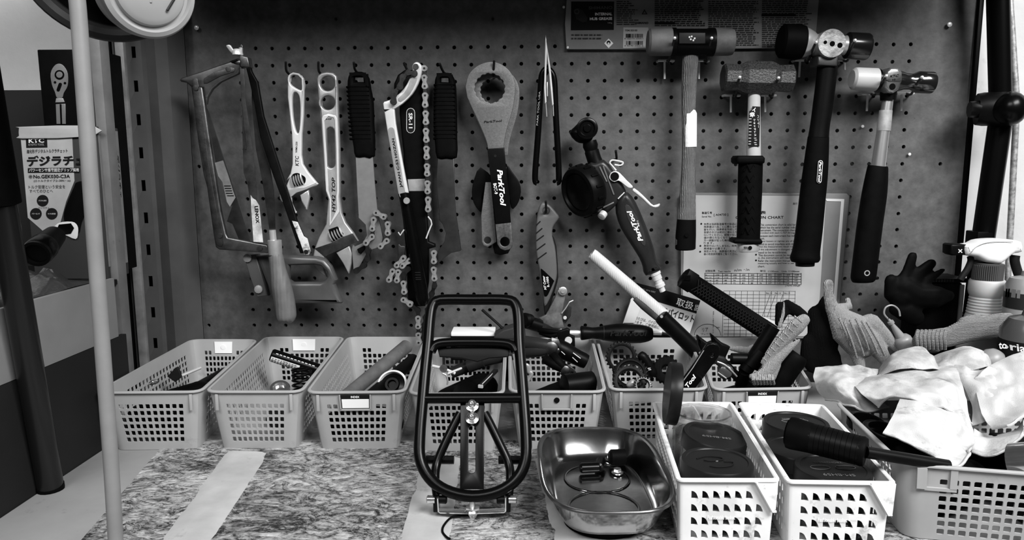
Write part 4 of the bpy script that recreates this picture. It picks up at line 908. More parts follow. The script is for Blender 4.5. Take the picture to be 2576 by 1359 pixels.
plate('head_cheek', z13(915, 480, 935, 430, 960, 400, 1020, 400, 1050, 430, 1055, 500, 1025, 575, 985, 602, 945, 595, 915, 555), Y - .020, .040, mat('cast chrome cheek', .30, .25, .8, var=(40, .6, 1.3)), t, .004)
plate('cheek_panel', z13(940, 440, 1045, 435, 1048, 500, 1030, 512, 945, 512, 922, 495), Y - .0206, .001, dsteel, t, .0003)
text('lettering', 'KTC', z13(955, 478)[0], z13(1025, 472)[0], 6, Y - .0212, ink, t, .03, .3); text('lettering', '10', z13(975, 503)[0], z13(998, 502)[0], 5, Y - .0212, ink, t, .01)
lathe('pin_hole', [(0, .0045), (.0005, .004), (.0005, 0)], P(*z13(973, 550)[0], Y - .0202), (0, -1, 0), cavity, t, 14)
limb('collar', [(*z13(942, 590)[0], 19), (*z13(940, 655)[0], 18)], Y, blks, t, 18, 1, 1)
shaft = mat('satin chrome shaft', .6, .28, .85, var=(30, .9, 1.05))
limb('shaft', [(*z13(938, 650)[0], 12.5), (*z13(915, 800)[0], 14), (*z13(880, 1050)[0], 16), (*z13(862, 1185)[0], 17)], Y, shaft, t, 20, 1, 1)
limb('shaft_sticker', [(*z13(922, 735)[0], 15), (*z13(905, 893)[0], 16)], Y, mat('scuffed silver sticker', .5, .4, .2, var=(30, .4, 1.2, 8)), t, 20, 1, 1)
limb('grip', [(*z13(860, 1178)[0], 23), (*z14(1460, 142)[0], 25), (*z14(1440, 300)[0], 30), (*z14(1410, 500)[0], 31), (*z14(1385, 700)[0], 31), (*z14(1368, 840)[0], 31), (*z14(1362, 885)[0], 30), (*z14(1361, 905)[0], 25)], Y, blk, t, 20, .75)
lathe('lanyard_ring', [(-.001, .0028), (-.001, .0042), (.0008, .0042), (.0008, .0028), (-.001, .0028)], P(*z14(1388, 845)[0], Y - .0127), (0, -1, 0), bsteel, t, 18)
rail_hook(z13(738, 607, 862, 607), z13(780, 615, 774, 740), z13(925, 466)[0], 'left pronged hook under the small chrome hammer')
rail_hook(z13(1013, 605, 1137, 604), z13(1046, 612, 1041, 738), z13(1203, 477)[0], 'right pronged hook under the small chrome hammer')
# ============================================================ papers on the board
Y = -.003
t = thing('grease_pouch', 'flattened grey grease pouch with printed columns pinned above hammers', 'pouch', P(1735, 124, Y))
pm = mat('grey printed foil', .25, .3, .3, var=(10, .8, 1.15), bump=(25, .35))
plate('foil', [(1425, 6), (1432, -70), (2066, -70), (2050, 120), (1730, 124), (1425, 124), (1421, 60)], Y, .002, pm, t, .0005)
ys = Y - .0005
tp_ = plate('title_panel', [(1437, 4), (1545, 4), (1544, 75), (1436, 76)], ys, .0005, ink, t, 0)
text('lettering', 'SHIMANO', (1481, 24), (1541, 23), 8, ys - .0003, mat('dim grey print', .06, .6), tp_, .02)
text('lettering', 'INTERNAL', (1497, 39), (1540, 38.5), 7, ys - .0003, white, tp_, .03); text('lettering', 'HUB GREASE', (1484, 51), (1540, 50), 7, ys - .0003, white, tp_, .03); text('lettering', '100g', (1529, 60), (1540, 60), 4, ys - .0003, lgrey, t)
q = P(1458, 38, ys - .0003)
plate('printed_hub', [(1443, 26), (1455, 20), (1466, 26), (1478, 45), (1476, 54), (1466, 56), (1450, 48)], ys - .0002, .0003, mat('faint hub print', .02, .5), t, 0); plate('printed_ring', circ(1451, 29, 7, 16), ys - .0004, .0003, mat('hub ring print', .05, .5), t, 0, holes=[circ(1451, 29, 4, 12)])
rowm = mat('grey ink', .03, .6)
def rows(x0, x1, y0, y1, dy, parent, yy, m, seed=1, ragged=.15, hpx=2.4, name='print_line'):
    rnd = random.Random(seed); g = []; y = y0
    while y < y1:
        x = x0; xe_ = x1 - (x1 - x0) * ragged * rnd.random()
        while x < xe_:
            w_ = rnd.uniform(6, 18); w_ = min(w_, xe_ - x)
            if w_ > 1.5:
                c0, c1 = P(x, y, yy), P(x + w_ - 1.5, y, yy); g.append(box_geo((c0 + c1) / 2, ((c1 - c0).length, .0002, hpx * pxs(yy))))
            x += w_ + 1
        y += dy
    o = multi(name, g, m, parent, 0); return o
rows(1551, 1612, 4, 62, 5.2, t, ys - .0002, rowm, 2, .45, 2.2); rows(1647, 1776, 3, 66, 5.1, t, ys - .0002, rowm, 3, .12, 2.6); rows(1782, 1912, 4, 118, 5.2, t, ys - .0002, rowm, 4, .12); rows(1917, 2044, 3, 118, 5.2, t, ys - .0002, rowm, 5, .12)
for a_ in ((1647, 1698, 58), (1916, 2002, 38)): plate('heading_bar', [(a_[0], a_[2] - 3), (a_[1], a_[2] - 3), (a_[1], a_[2] + 3), (a_[0], a_[2] + 3)], ys - .0004, .0003, ink, t, 0)
text('lettering', 'SHIMANO', (1597, 60), (1631, 60), 5, ys - .0003, ink, t, .03)
plate('recycle_mark', [(1614, 36), (1621, 23), (1629, 36)], ys - .0002, .0003, rowm, t, 0, holes=[[(1618, 34), (1621.5, 28), (1625, 34)]])
rows(1437, 1525, 88, 100, 9, t, ys - .0002, rowm, 7, .3, 3)
plate('hazard_diamond', [(1531, 97), (1543, 109), (1531, 121), (1520, 109)], ys - .0002, .0003, white, t, 0); plate('hazard_mark', circ(1531, 107, 5, 12), ys - .0004, .0003, ink, t, 0, holes=[circ(1531, 109, 2.6, 10)])
bl_ = plate('barcode_label', [(1568, 69), (1631, 69), (1630, 121), (1567, 121)], ys - .0002, .0003, mat('pale sticker', .42, .5), t, 0)
text('lettering', 'Y04130100', (1572, 79), (1603, 79), 5, ys - .0006, ink, bl_, .02)
rnd = random.Random(5)
for y_ in (90, 108): multi('barcode', [box_geo(P(1575 + 1.55 * i, y_, ys - .0004), (rnd.choice((.0003, .0005, .0008)), .0002, .0055)) for i in range(28)], ink, bl_, 0)
text('lettering', '8 056170 230411', (1571, 99), (1618, 99), 3.5, ys - .0006, ink, t); text('lettering', '4 52190 20341 5', (1571, 117), (1618, 117), 3.5, ys - .0006, ink, t)
for p in ((1428, 120), (1418, 18)): lathe('pin', [(0, .002), (.001, .0018), (.0012, 0)], P(*p, Y - .0004), (0, -1, 0), chrome, t, 8)
# conversion chart in its clear sleeve
Y = -.004
t = thing('conversion_chart', 'printed conversion chart sheet in clear sleeve behind the hammers', 'chart', P(1900, 855, Y))
plate('sleeve', [(1712, 492), (1718, 485), (2130, 487), (2137, 494), (2104, 850), (1714, 858)], Y + .0008, .0016, mat('clear sleeve plastic', .16, .2, var=(12, .85, 1.1)), t, .0004)
plate('sleeve_border', [(2076, 500), (2124, 501), (2098, 838), (2090, 838), (2116, 507), (2080, 506)], Y + .0002, .0006, mat('sleeve white edge', .55, .3), t, 0)
plate('sheet', [(1722, 491), (2078, 494), (2056, 846), (1716, 847)], Y, .0008, mat('grey white chart paper', .36, .6, var=(6, .8, 1.1)), t, 0)
yy = Y - .0004
def zt(name, s, x0, y0, x1, y1, h, bold=0, m=ink): return text(name, s, z14(x0, y0)[0], z14(x1, y1)[0], h * .3752, yy, m, t, bold)
zt('lettering', '製造番号', 282, 450, 350, 449, 16, .01); zt('lettering', 'Serial No.', 282, 472, 348, 471, 11); zt('lettering', '[ A04730 ]', 362, 465, 458, 463, 17, .01)
zt('lettering', '換 算 表', 560, 452, 712, 450, 22, .01); zt('lettering', 'CONVERSION CHART', 508, 482, 830, 481, 19, .01); zt('lettering', '発行', 892, 388, 922, 388, 16)
jp = ['本表は当該製造番号の製品に', '換算値は一品ごとに異なるの', '査を行い、換算表を作成して', '各部のネジは絶対に緩めたり', 'ないでください。調整が狂い', '値が得られなくなります。', '万一調整が狂った場合は再', 'ります。', '再発行はいたしません。紛失', '再検査が必要です。', '測定の方法、換算値の見方に', '器の取扱説明書をご覧ください。']
for i, s in enumerate(jp): zt('lettering', s, 295, 524 + 18.3 * i, 295 + min(225, 17 * len(s)), 523 + 18.3 * i, 15)
for y_ in (515, 663, 702): plate('bullet', circ(*z14(278 - (y_ - 515) * .04, y_)[0], 2.3, 10), yy, .0003, ink, t, 0)
en = ['This conversion chart is valid for', 'which has the serial number indic', 'instrument. The conversion chart', 'provided with each C-727 throug', 'because each instrument has indi', 'tion.', 'Never loosen or tighten any of th', 'used to avoid interfere with the', 'that the measurement result may', 'If the adjustment is changed, the', 'need to be re-calibrated.', 'This document cannot be reiss', 'it, the instrument will need to', 'Refer the instruction manual of', 'measuring actually and how to see', 'chart.']
for i, s in enumerate(en): zt('lettering', s, 670 - i * .8, 528 + 18.6 * i, 670 - i * .8 + min(240, 7.6 * len(s)), 527 + 18.6 * i, 14)
for y_ in (722, 760): plate('bullet', circ(*z14(645, y_)[0], 2.3, 10), yy, .0003, ink, t, 0)
zt('lettering', '試験結果', 306, 838, 372, 837, 14); zt('lettering', 'Test results', 390, 840, 475, 839, 12); zt('lettering', 'n/m ･/n', 500, 835, 600, 830, 18, 0, rowm); zt('lettering', '単位', 672, 838, 710, 838, 14); zt('lettering', '1/100mm', 725, 839, 795, 839, 11); zt('lettering', 'Unit: 1/100mm', 815, 839, 935, 839, 11)
zt('lettering', '(1N=0.102kgf)', 840, 938, 940, 937, 12)
g = []
def ln(x0, y0, x1, y1, w=.9):
    a_, b_ = P(*z14(x0, y0)[0], yy), P(*z14(x1, y1)[0], yy); d = (b_ - a_); ang = math.atan2(d.z, d.x)
    return box_geo((a_ + b_) / 2, (d.length, .0002, w * pxs(yy)), Matrix.Rotation(-ang, 3, 'Y'))
for y_ in (848, 866, 884, 902, 920): g.append(ln(302, y_ - 3, 948, y_ + 3, 1.1))
for i in range(12): x_ = 302 + (0 if i == 0 else 60 + 58.6 * (i - 1)); g.append(ln(x_, 845, x_, 921, 1.1))
for i in range(13): g.append(ln(428 + 40 * i, 965, 418 + 40 * i, 1270, .5))
for i in range(14): g.append(ln(428, 965 + 24 * i, 910, 967 + 24 * i, .5))
for x_ in (740, 775, 825): g.append(ln(x_, 990, x_ - 55, 1140, .8))
multi('ruled_lines', g, rowm, t, 0)
tab = ['N 100 200 300 400 500 600 800 1000 1200 1500', 'No.13 114 123 130 136 140 143 153 157 162 165', 'No.14 80 88 94 102 107 113 121 129 136 142', 'No.15 57 64 72 81 88 96 107 115 124 128']
for i, s in enumerate(tab):
    for j, w_ in enumerate(s.split()):
        x_ = 315 + 58.6 * j + (2 if j else -8); zt('lettering', w_, x_, 863 + 18.3 * i, x_ + 7.5 * len(w_), 863 + 18.3 * i, 10)
for i, s in enumerate(('No.15', 'No.14', 'No.13')): zt('lettering', s, 712 + 60 * i, 985, 752 + 60 * i, 985, 10)
zt('lettering', 'リア', 285, 1240, 325, 1236, 26, 0, rowm); zt('lettering', '荷重 (この値を参考にする)', 355, 1100, 352, 1250, 9)
arc = [P(*z14(320 + 88 * math.cos(a_), 1262 - 75 * math.sin(a_))[0], yy) for a_ in [math.pi * i / 14 for i in range(15)]]
tube('pencil_arc', arc, .0003, rowm, t, 4); zt('lettering', 'ブレーキ', 275, 1262, 345, 1258, 14, 0, rowm); zt('lettering', '300', 378, 1216, 400, 1215, 9)
# instruction card leaning in the corner of the chart
Y = -.016
t = thing('instruction_card', 'tilted white instruction card with black header in Japanese', 'card', P(1640, 830, Y))
plate('card', zl(z15, 640, 365, 1150, 490, 1050, 800, 440, 740, 525, 475), Y, .001, mat('card white', .60, .5, var=(12, .85, 1.08)), t, 0)
hd_ = plate('header', z15(575, 328, 760, 375, 1152, 488, 1115, 605, 735, 490, 560, 440), Y - .0004, .0005, ink, t, 0)
text('lettering', '取扱', z15(928, 530)[0], z15(1078, 575)[0], 20, Y - .001, white, hd_, .01); text('lettering', '説', z15(1092, 578)[0], z15(1122, 586)[0], 17, Y - .001, white, hd_)
text('lettering', 'スパイロット', z15(800, 610)[0], z15(1085, 690)[0], 20, Y - .001, ink, t, .02)
text('lettering', '© BG 2016 DEC', z15(605, 385)[0], z15(745, 420)[0], 4, Y - .001, lgrey, t)
text('lettering', 'このたびは、パイロット', z15(545, 650)[0], z15(790, 715)[0], 8, Y - .001, ink, t); text('lettering', 'ざいます。ご使用前に', z15(525, 680)[0], z15(780, 745)[0], 8, Y - .001, ink, t)
tag(plate('folded_leaflet', z15(455, 690, 530, 475, 610, 560, 560, 690), Y - .003, .001, paper), 'small folded white leaflet tucked beside the instruction card', 'leaflet')
# ============================================================ baskets on the bench
gb_m = mat('milky grey basket plastic', .32, .42, var=(12, .9, 1.08), dirt=(22, .64, .78, .22), spec=.4)
def round_quad(q, rad, seg=4):
    """rim loop from 4 corners (front-left, front-right, back-right, back-left) with rounded corners: list of (point, side or None)"""
    q = [V((p[0], p[1], 0)) for p in q]; out = []
    for i in range(4):
        p = q[i]; a = (q[i - 1] - p).normalized(); b = (q[(i + 1) % 4] - p).normalized()
        s, e = p + a * rad, p + b * rad
        arc = [(s * (1 - t) ** 2 + p * 2 * t * (1 - t) + e * t * t) for t in [k / seg for k in range(seg + 1)]]
        out.append(arc)
    return out
def inset(q, d, ycut=None):
    c = V((sum(p[0] for p in q) / 4, sum(p[1] for p in q) / 4, 0)); o = []
    for i, p in enumerate(q):
        p = V((p[0], p[1], 0)); a = (V((*q[i - 1][:2], 0)) - p).normalized(); b = (V((*q[(i + 1) % 4][:2], 0)) - p).normalized(); o.append(p + a * d + b * d)
    return [(p.x, p.y) for p in o]
def basket(name, label, q, h, m, cols, rows_, taper=.010, rad=.014, hole_fn=None, thick=.0014, group=None, z0=.0004, vr=(.12, .80), rim_r=.0021, skip=None):
    q = inset(q, .0022); cx_ = sum(p[0] for p in q) / 4; cy_ = sum(p[1] for p in q) / 4
    t = thing(name, label, 'basket', (cx_, cy_, z0), group)
    top = round_quad(q, rad); bot = round_quad(inset(q, taper), rad * .8)
    TP, BP, side = [], [], []
    for i in range(4):
        n = cols[i % len(cols)]
        for k in range(5): TP.append(top[i][k]); BP.append(bot[i][k]); side.append(None)
        a0, a1 = top[i][4], top[(i + 1) % 4][0]; b0, b1 = bot[i][4], bot[(i + 1) % 4][0]
        mg = .06
        for k in range(n + 1):
            f_ = mg + (1 - 2 * mg) * k / n
            TP.append(a0.lerp(a1, f_)); BP.append(b0.lerp(b1, f_)); side.append((i, k) if k < n else None)
    N_ = len(TP)
    def fm(u, v):
        i = int(math.floor(u + 1e-9)); f_ = u - i; i %= N_; j = (i + 1) % N_
        p = (BP[i].lerp(BP[j], f_)).lerp(TP[i].lerp(TP[j], f_), v); p.z = z0 + v * (h - z0); return p
    vs_ = [0, vr[0] * .5] + [vr[0] + (vr[1] - vr[0]) * k / rows_ for k in range(rows_ + 1)] + [1]
    def hl(i, j, u0, u1, v0, v1):
        s = side[i % N_]
        if s is None or not (2 <= j < 2 + rows_): return None
        if skip and skip(s[0], s[1], rows_ - 1 - (j - 2)): return None
        cu, cv, a, b = (u0 + u1) / 2, (v0 + v1) / 2, (u1 - u0) / 2, (v1 - v0) / 2
        if hole_fn: return [(cu + x * a, cv + y * b) for x, y in hole_fn(s[0])]
        e, c_ = .68, .50
        return [(cu + x * a, cv + y * b) for x, y in ((-e, -c_), (-c_, -e), (c_, -e), (e, -c_), (e, c_), (c_, e), (-c_, e), (-e, c_))]
    perforated('walls', list(range(N_ + 1)), vs_, hl, fm, m, t, thick, 25)
    lo = [V((p.x, p.y, z0 + .0008)) for p in BP]
    raw('base', lo + [V((cx_, cy_, z0 + .0008))], [(i, (i + 1) % N_, N_) for i in range(N_)], m, t, 0, solid=.0008)
    c3 = V((cx_, cy_, 0)); rim = []
    for p in TP: d = (p - c3).normalized(); rim.append(V((p.x + d.x * .0012, p.y + d.y * .0012, h - .001)))
    tube('rim', rim, rim_r, m, t, 8, True, .8, (0, 0, 1))
    def front(u, v, off=.0):          # point on the front wall: u across 0..1, v up 0..1
        p = (bot[0][4].lerp(bot[1][0], u)).lerp(top[0][4].lerp(top[1][0], u), v); p.z = z0 + v * (h - z0)
        n_ = V(((top[1][0] - top[0][4]).y, -(top[1][0] - top[0][4]).x, 0)).normalized(); return p + n_ * off
    def back(u, v, off=0):
        p = (bot[3][0].lerp(bot[2][4], u)).lerp(top[3][0].lerp(top[2][4], u), v); p.z = z0 + v * (h - z0)
        n_ = V(((top[1][0] - top[0][4]).y, -(top[1][0] - top[0][4]).x, 0)).normalized(); return p + n_ * off
    return t, front, back
def panel(name, fn, u0, u1, v0, v1, off, m, parent, th=.0006):
    a = [fn(u0, v0, off), fn(u1, v0, off), fn(u1, v1, off), fn(u0, v1, off)]
    return raw(name, a, [(0, 1, 2, 3)], m, parent, 0, solid=th)
QS = [([(-.5790, -.2955), (-.4530, -.2907), (-.4815, -.0300), (-.5870, -.0300)], 'sticker', 'gray perforated basket of black pouches, leftmost of the row'),
      ([(-.4500, -.2907), (-.3330, -.2896), (-.3515, -.0125), (-.4780, -.0125)], 'sticker', 'second basket from left, holding a printed black can'),
      ([(-.3285, -.2930), (-.2105, -.2884), (-.2225, -.0125), (-.3480, -.0125)], 'index', 'third basket from left, with index card and pipe inside'),
      ([(-.2065, -.2965), (-.0930, -.2945), (-.0985, -.0160), (-.2185, -.0160)], None, 'basket behind the black rack, holding hex wrenches'),
      ([(-.0885, -.2874), (.0270, -.2863), (.0350, -.0180), (-.0945, -.0180)], 'blank', 'basket with empty label frame behind the steel tray, full of pliers'),
      ([(.0310, -.2790), (.1490, -.2750), (.1870, -.0160), (.0395, -.0160)], None, 'basket holding black notched rings, behind first white basket'),
      ([(.1530, -.2775), (.2760, -.2700), (.3250, -.0160), (.1915, -.0160)], 'index', 'rightmost basket of the back row, with index card and gloves inside')]
BK = []
for q, kind, lab in QS:
    sk = (lambda s, c, r, kind=kind: (s == 0 and kind in ('index', 'blank') and r == 0 and 2 <= c <= 7) or (s == 2 and r == 0 and 2 <= c <= 7))
    t, fr, bk = basket('storage_basket', lab, q, .077, gb_m, (10, 21), 6, group='grey perforated baskets along the pegboard', skip=sk)
    for u in (-.04, 1.04): 
        c_ = fr(u, .82, .0022); box('corner_tab', c_, (.0035, .0022, .020), gb_m, t, .0006)
    if kind in ('index', 'blank'):
        for (u0, u1, v0, v1) in ((.27, .285, .70, .95), (.695, .71, .70, .95), (.27, .71, .69, .715)): panel('label_frame', fr, u0, u1, v0, v1, .0016, gb_m, t, .0016)
    if kind == 'index':
        ic_ = panel('index_card', fr, .285, .695, .715, .94, .0010, ink, t, .0004); panel('index_field', fr, .298, .682, .728, .875, .0016, mat('clean white card', .8, .6), ic_, .0003)
        a, b = fr(.43, .895, .0020), fr(.55, .895, .0020); up_ = fr(.43, .93, .0020) - a
        text3('lettering', 'INDEX', a, b - a, up_, white, ic_, .02, 0, (b - a).length, up_.length)
    if kind == 'blank':
        n_ = (fr(.4, .8, .01) - fr(.4, .8)).normalized(); lathe('label_hole', [(0, .0034), (.0004, .0033), (.0004, 0)], fr(.49, .845, .0006), n_, cavity, t, 16)
    if kind == 'sticker':
        panel('sticker', bk, .31, .69, .74, .97, .0030, mat('clean white card', .8, .6), t, .0004)
        n_ = (bk(.4, .8, .01) - bk(.4, .8)).normalized(); lathe('sticker_dimple', [(0, .004), (.0006, .0038), (.0008, 0)], bk(.5, .86, .0032), n_, white, t, 16)
    BK.append((t, fr, bk, q))
# white baskets in the foreground
wb_m = mat('grubby white basket plastic', .66, .4, var=(16, .9, 1.05), dirt=[(38, .56, .70, .26), (120, .64, .74, .10)], spec=.4)
def quarter(s):
    if s in (0, 2): return [(-.52, -.55)] + [(-.52 + 1.18 * math.cos(a), -.55 + 1.18 * math.sin(a)) for a in [math.pi / 2 * k / 5 for k in range(6)]]
    return [(-.30, -.55), (.30, -.55), (.30, .55), (-.30, .55)]
WQ = [([(.0643, -.5088), (.1540, -.5080), (.1710, -.2985), (.0788, -.2975)], 'white fan-holed basket of jars beside the steel tray'),
      ([(.1590, -.5110), (.2520, -.5130), (.2735, -.3060), (.1780, -.2985)], 'white fan-holed basket of jars next to the right grey basket')]
WK = []
for q, lab in WQ:
    t, fr, bk = basket('white_basket', lab, q, .068, wb_m, (7, 20), 4, taper=.0025, rad=.004, hole_fn=quarter, z0=.002, group='white baskets holding jars', vr=(.10, .86), rim_r=.0024, skip=lambda s, c, r: s == 0 and r == 0 and c == 6)
    vs = [fr(.80, 1.0, .0026), fr(1.06, 1.0, .0026), fr(1.06, .58, .0026), fr(1.02, .55, .0026)]
    raw('corner_cheek', vs, [(0, 1, 2, 3)], wb_m, t, 0, solid=.0022)
    tube('cheek_edge', [fr(.80, .985, .004), fr(1.02, .555, .004), fr(1.06, .56, .004)], .0013, wb_m, t, 8)
    a, b = fr(.28, .42, .0012), fr(.60, .42, .0012); up_ = fr(.28, .48, .0012) - a
    text3('lettering', 'Fashionable basket', a, b - a, up_, white, t, .01, 0, (b - a).length, up_.length)
    panel('film_label', fr, .265, .615, .36, .76, .0009, mat('clear label film', .8, .1, trans=1, alpha=.12), t, .0002)
    WK.append((t, fr, bk, q))
# big grey basket at the right
RQ = [(.2665, -.4910), (.5300, -.5420), (.5500, -.3150), (.2810, -.3140)]
t, fr, bk = basket('storage_basket', 'wide grey basket under the white rag at the right edge', RQ, .076, gb_m, (22, 16), 7, taper=.009, rad=.016, z0=.002, group='grey perforated baskets along the pegboard', vr=(.06, .84))
panel('label_frame', fr, -.02, .015, .70, .97, .0018, gb_m, t, .002); panel('label_frame', fr, .10, .125, .70, .97, .0018, gb_m, t, .002); panel('label_frame', fr, -.02, .125, .67, .71, .0018, gb_m, t, .002)
# ------------------------------------------------------------ jars
glass = mat('clear jar glass', .9, .05, trans=1, ior=1.3, alpha=.55)
lidm = mat('dark smoky lid', .008, .35, spec=.2, var=(20, .8, 1.25)); grs = mat('dark grease', .012, .25)
def jar(label, c, rr, hgt, tilt=(0, 0, 1), lid=True, print_=None):
    t = thing('grease_jar', label, 'jar', c, 'screw lid jars in the white baskets'); d = V(tilt).normalized(); c = V(c)
    lathe('glass_body', [(0, 0), (0, rr * .9), (.003, rr * .97), (hgt * .72, rr * .97), (hgt * .78, rr * .9), (hgt, rr * .9), (hgt, rr * .85), (hgt * .78, rr * .85), (hgt * .72, rr * .91), (.004, rr * .90), (.003, 0)], c, d, glass, t, 36)
    lathe('contents', [(.0035, 0), (.0035, rr * .88), (hgt * .66, rr * .88), (hgt * .67, rr * .5), (hgt * .665, 0)], c, d, grs, t, 30)
    if lid:
        l = lathe('lid', [(hgt * .74, rr * .985), (hgt * .745, rr * 1.01), (hgt * .99, rr * 1.01), (hgt * 1.03, rr * .97), (hgt * 1.03, rr * .86), (hgt * 1.015, rr * .84), (hgt * 1.015, 0)], c, d, lidm, t, 44)
        return l, c + d * (hgt * 1.015), d
    lathe('glass_rim', [(hgt * .985, rr * .84), (hgt * .985, rr * .915), (hgt * 1.01, rr * .915), (hgt * 1.01, rr * .84), (hgt * .985, rr * .84)], c, d, glass, t, 36)
    return t, c + d * hgt, d
def lidtext(t, o, d, lines, w):
    d = V(d).normalized(); U = V((-1, .05, 0)); U = (U - d * U.dot(d)).normalized(); Wv = d.cross(U)
    for s, du, dv, ww, hh in lines: text3('lettering', s, V(o) + d * .0004 + U * (du - ww / 2) + Wv * dv, U, Wv, mat('faint lid print', .12, .5), t, .005, 0, ww, hh)
zl_ = .0645
c = B(1803, 1157, zl_); t, o, d = jar('jar nearest the viewer in first white basket, hand-marked lid', (c.x, c.y, .0045), .0335, .058)
for pts in ([(-.018, .004), (-.008, .010), (.004, .008), (.006, .002), (-.006, -.001), (-.012, .001)], [(.006, -.002), (.014, -.004), (.010, -.012), (-.002, -.015), (-.010, -.013)]):
    tube('marker_line', crom([o + V((x, y, .0005)) for x, y in pts], 4, False), .0006, ink, t, 6)
lathe('lid_dot', [(0, .0015), (.0005, .0013), (.0005, 0)], o, d, grey, t, 10)
c = B(1795, 1092, zl_); t, o, d = jar('middle jar in first white basket with its lid askew', (c.x - .001, c.y + .014, .0045), .0335, .055, (.10, -.08, 1)); lidtext(t, o, d, [('SM-BH59', 0, .004, .03, .004)], 0)
c = B(1772, 1052, .066); t, o, d = jar('open glass jar at the back of first white basket', (c.x, c.y + .006, .0045), .0335, .066, (0, 0, 1), False)
lt = thing('jar_lid', 'loose dark jar lid standing on edge against the open jar', 'lid', P(1692, 1065, -.335)); la = P(1692, 990, -.335)
lathe('cap', [(-.0065, .030), (-.0065, .034), (-.005, .0345), (.004, .0345), (.0065, .0335), (.0065, 0)], la, (-.98, .10, .10), lidm, lt, 44); lathe('liner', [(-.0064, 0), (-.0064, .031), (-.003, .031), (-.003, 0)], la, (-.98, .10, .10), dark, lt, 36)
c = B(2003, 1056, zl_ + .006); t, o, d = jar('rear jar in second white basket with printed lid', (c.x, c.y, .0045), .034, .062); lidtext(t, o, d, [('Y8GH298045', 0, -.012, .024, .0035), ('6', .004, .002, .004, .005)], 0)
tube('lid_oval', crom([o + V((.014 * math.cos(a), .004 + .005 * math.sin(a), .0003)) for a in [2 * math.pi * k / 12 for k in range(12)]], 2), .0004, mat('faint lid print', .12, .5), t, 4, True)
c = B(2020, 1118, zl_); t, o, d = jar('middle jar in second white basket under the ribbed grip', (c.x - .003, c.y, .0045), .034, .055)
c = B(2095, 1175, zl_); t, o, d = jar('jar nearest the viewer in second white basket, printed lid', (c.x, c.y, .0045), .0335, .058); lidtext(t, o, d, [('SM-BH59', 0, .013, .028, .005), ('Y8GH298045', 0, -.014, .026, .0035)], 0)
for sx in (-.011, .012): tube('lid_oval', [o + V((sx + .009 * math.cos(a), .001 + .0045 * math.sin(a), .0003)) for a in [2 * math.pi * k / 18 for k in range(18)]], .0004, mat('faint lid print', .12, .5), t, 4, True)
# black ribbed bar handle lying across the white basket
t = thing('ribbed_handle_bar', 'long black bar with ribbed rubber grip lying over white basket', 'tool', B(2000, 1115, .085))
ha, hb, hc = B(1985, 1088, .092), B(2178, 1138, .088), B(2385, 1172, .074); k1 = (ha - CAM).length / F_PX
rr = [36 * k1, 37 * k1, 34 * k1, 31 * k1, 30 * k1, 33 * k1, 30 * k1]
pts = [ha.lerp(hb, f_) for f_ in (0, .05, .3, .55, .8, .96, 1)]
tube('grip', pts, rr, blk, t, 24); 
for i in range(12): 
    q = ha.lerp(hb, .18 + .066 * i); tube('grip_ring', [q, q + (hb - ha).normalized() * .004], (33.5 - abs(i - 3) * .25) * k1 * 1.03, blks, t, 20)
tube('shaft', [hb, hc], 13 * k1, blks, t, 16); tube('end_cap', [ha - (hb - ha).normalized() * .002, ha], [28 * k1, 34 * k1], cavity, t, 24)
# ------------------------------------------------------------ magnetic parts tray
tm = mat('pressed stainless tray', .42, .15, 1, var=(40, .7, 1.1, 8), bump=(25, .05))
tc_ = B(1520, 1165, .052); yaw = math.radians(2); t = thing('parts_tray', 'rounded stainless steel magnetic tray holding nuts and caps', 'tray', (.003, -.415, 0))
def srect(hw, hd, z, n=48, e=3.4, cx_=.008, cy_=-.419):
    o = []
    for i in range(n):
        a = 2 * math.pi * i / n; ca, sa = math.cos(a), math.sin(a)
        x = hw * math.copysign(abs(ca) ** (2 / e), ca); y = hd * math.copysign(abs(sa) ** (2 / e), sa)
        o.append(V((cx_ + x * math.cos(yaw) - y * math.sin(yaw), cy_ + x * math.sin(yaw) + y * math.cos(yaw), z)))
    return o
prof = [(.0445, .080, .013), (.0470, .083, .0135), (.0515, .089, .021), (.0560, .096, .035), (.0575, .098, .0405), (.0585, .099, .0430), (.0620, .1025, .0438), (.0632, .1037, .0425)]
vs = [v for p in prof for v in srect(*p)]; n = 48; fs = [tuple(range(n))[::-1]]
for i in range(len(prof) - 1):
    for k in range(n): fs.append((i * n + k, i * n + (k + 1) % n, (i + 1) * n + (k + 1) % n, (i + 1) * n + k))
raw('dish', vs, fs, tm, t, 50, solid=.0008)
tube('rolled_rim', srect(.0622, .1027, .0430), .0016, mat('dark rolled rim', .12, .25, .9), t, 8, True, 1, (0, 0, 1))
for cy2 in (-.385, -.452): tube('pressed_ring', [V((.007 + .034 * math.cos(a), cy2 + .034 * math.sin(a), .0140)) for a in [2 * math.pi * k / 40 for k in range(40)]], .0011, tm, t, 8, True, .6, (0, 0, 1))
lathe('magnet_base', [(0, 0), (0, .036), (.002, .038), (.010, .038), (.0122, .030), (.0122, 0)], (.006, -.456, .0005), (0, 0, 1), blk, t, 36); lathe('magnet_base', [(0, 0), (0, .036), (.002, .038), (.010, .038), (.0122, .030), (.0122, 0)], (.009, -.379, .0005), (0, 0, 1), blk, t, 36)
zf = .0145
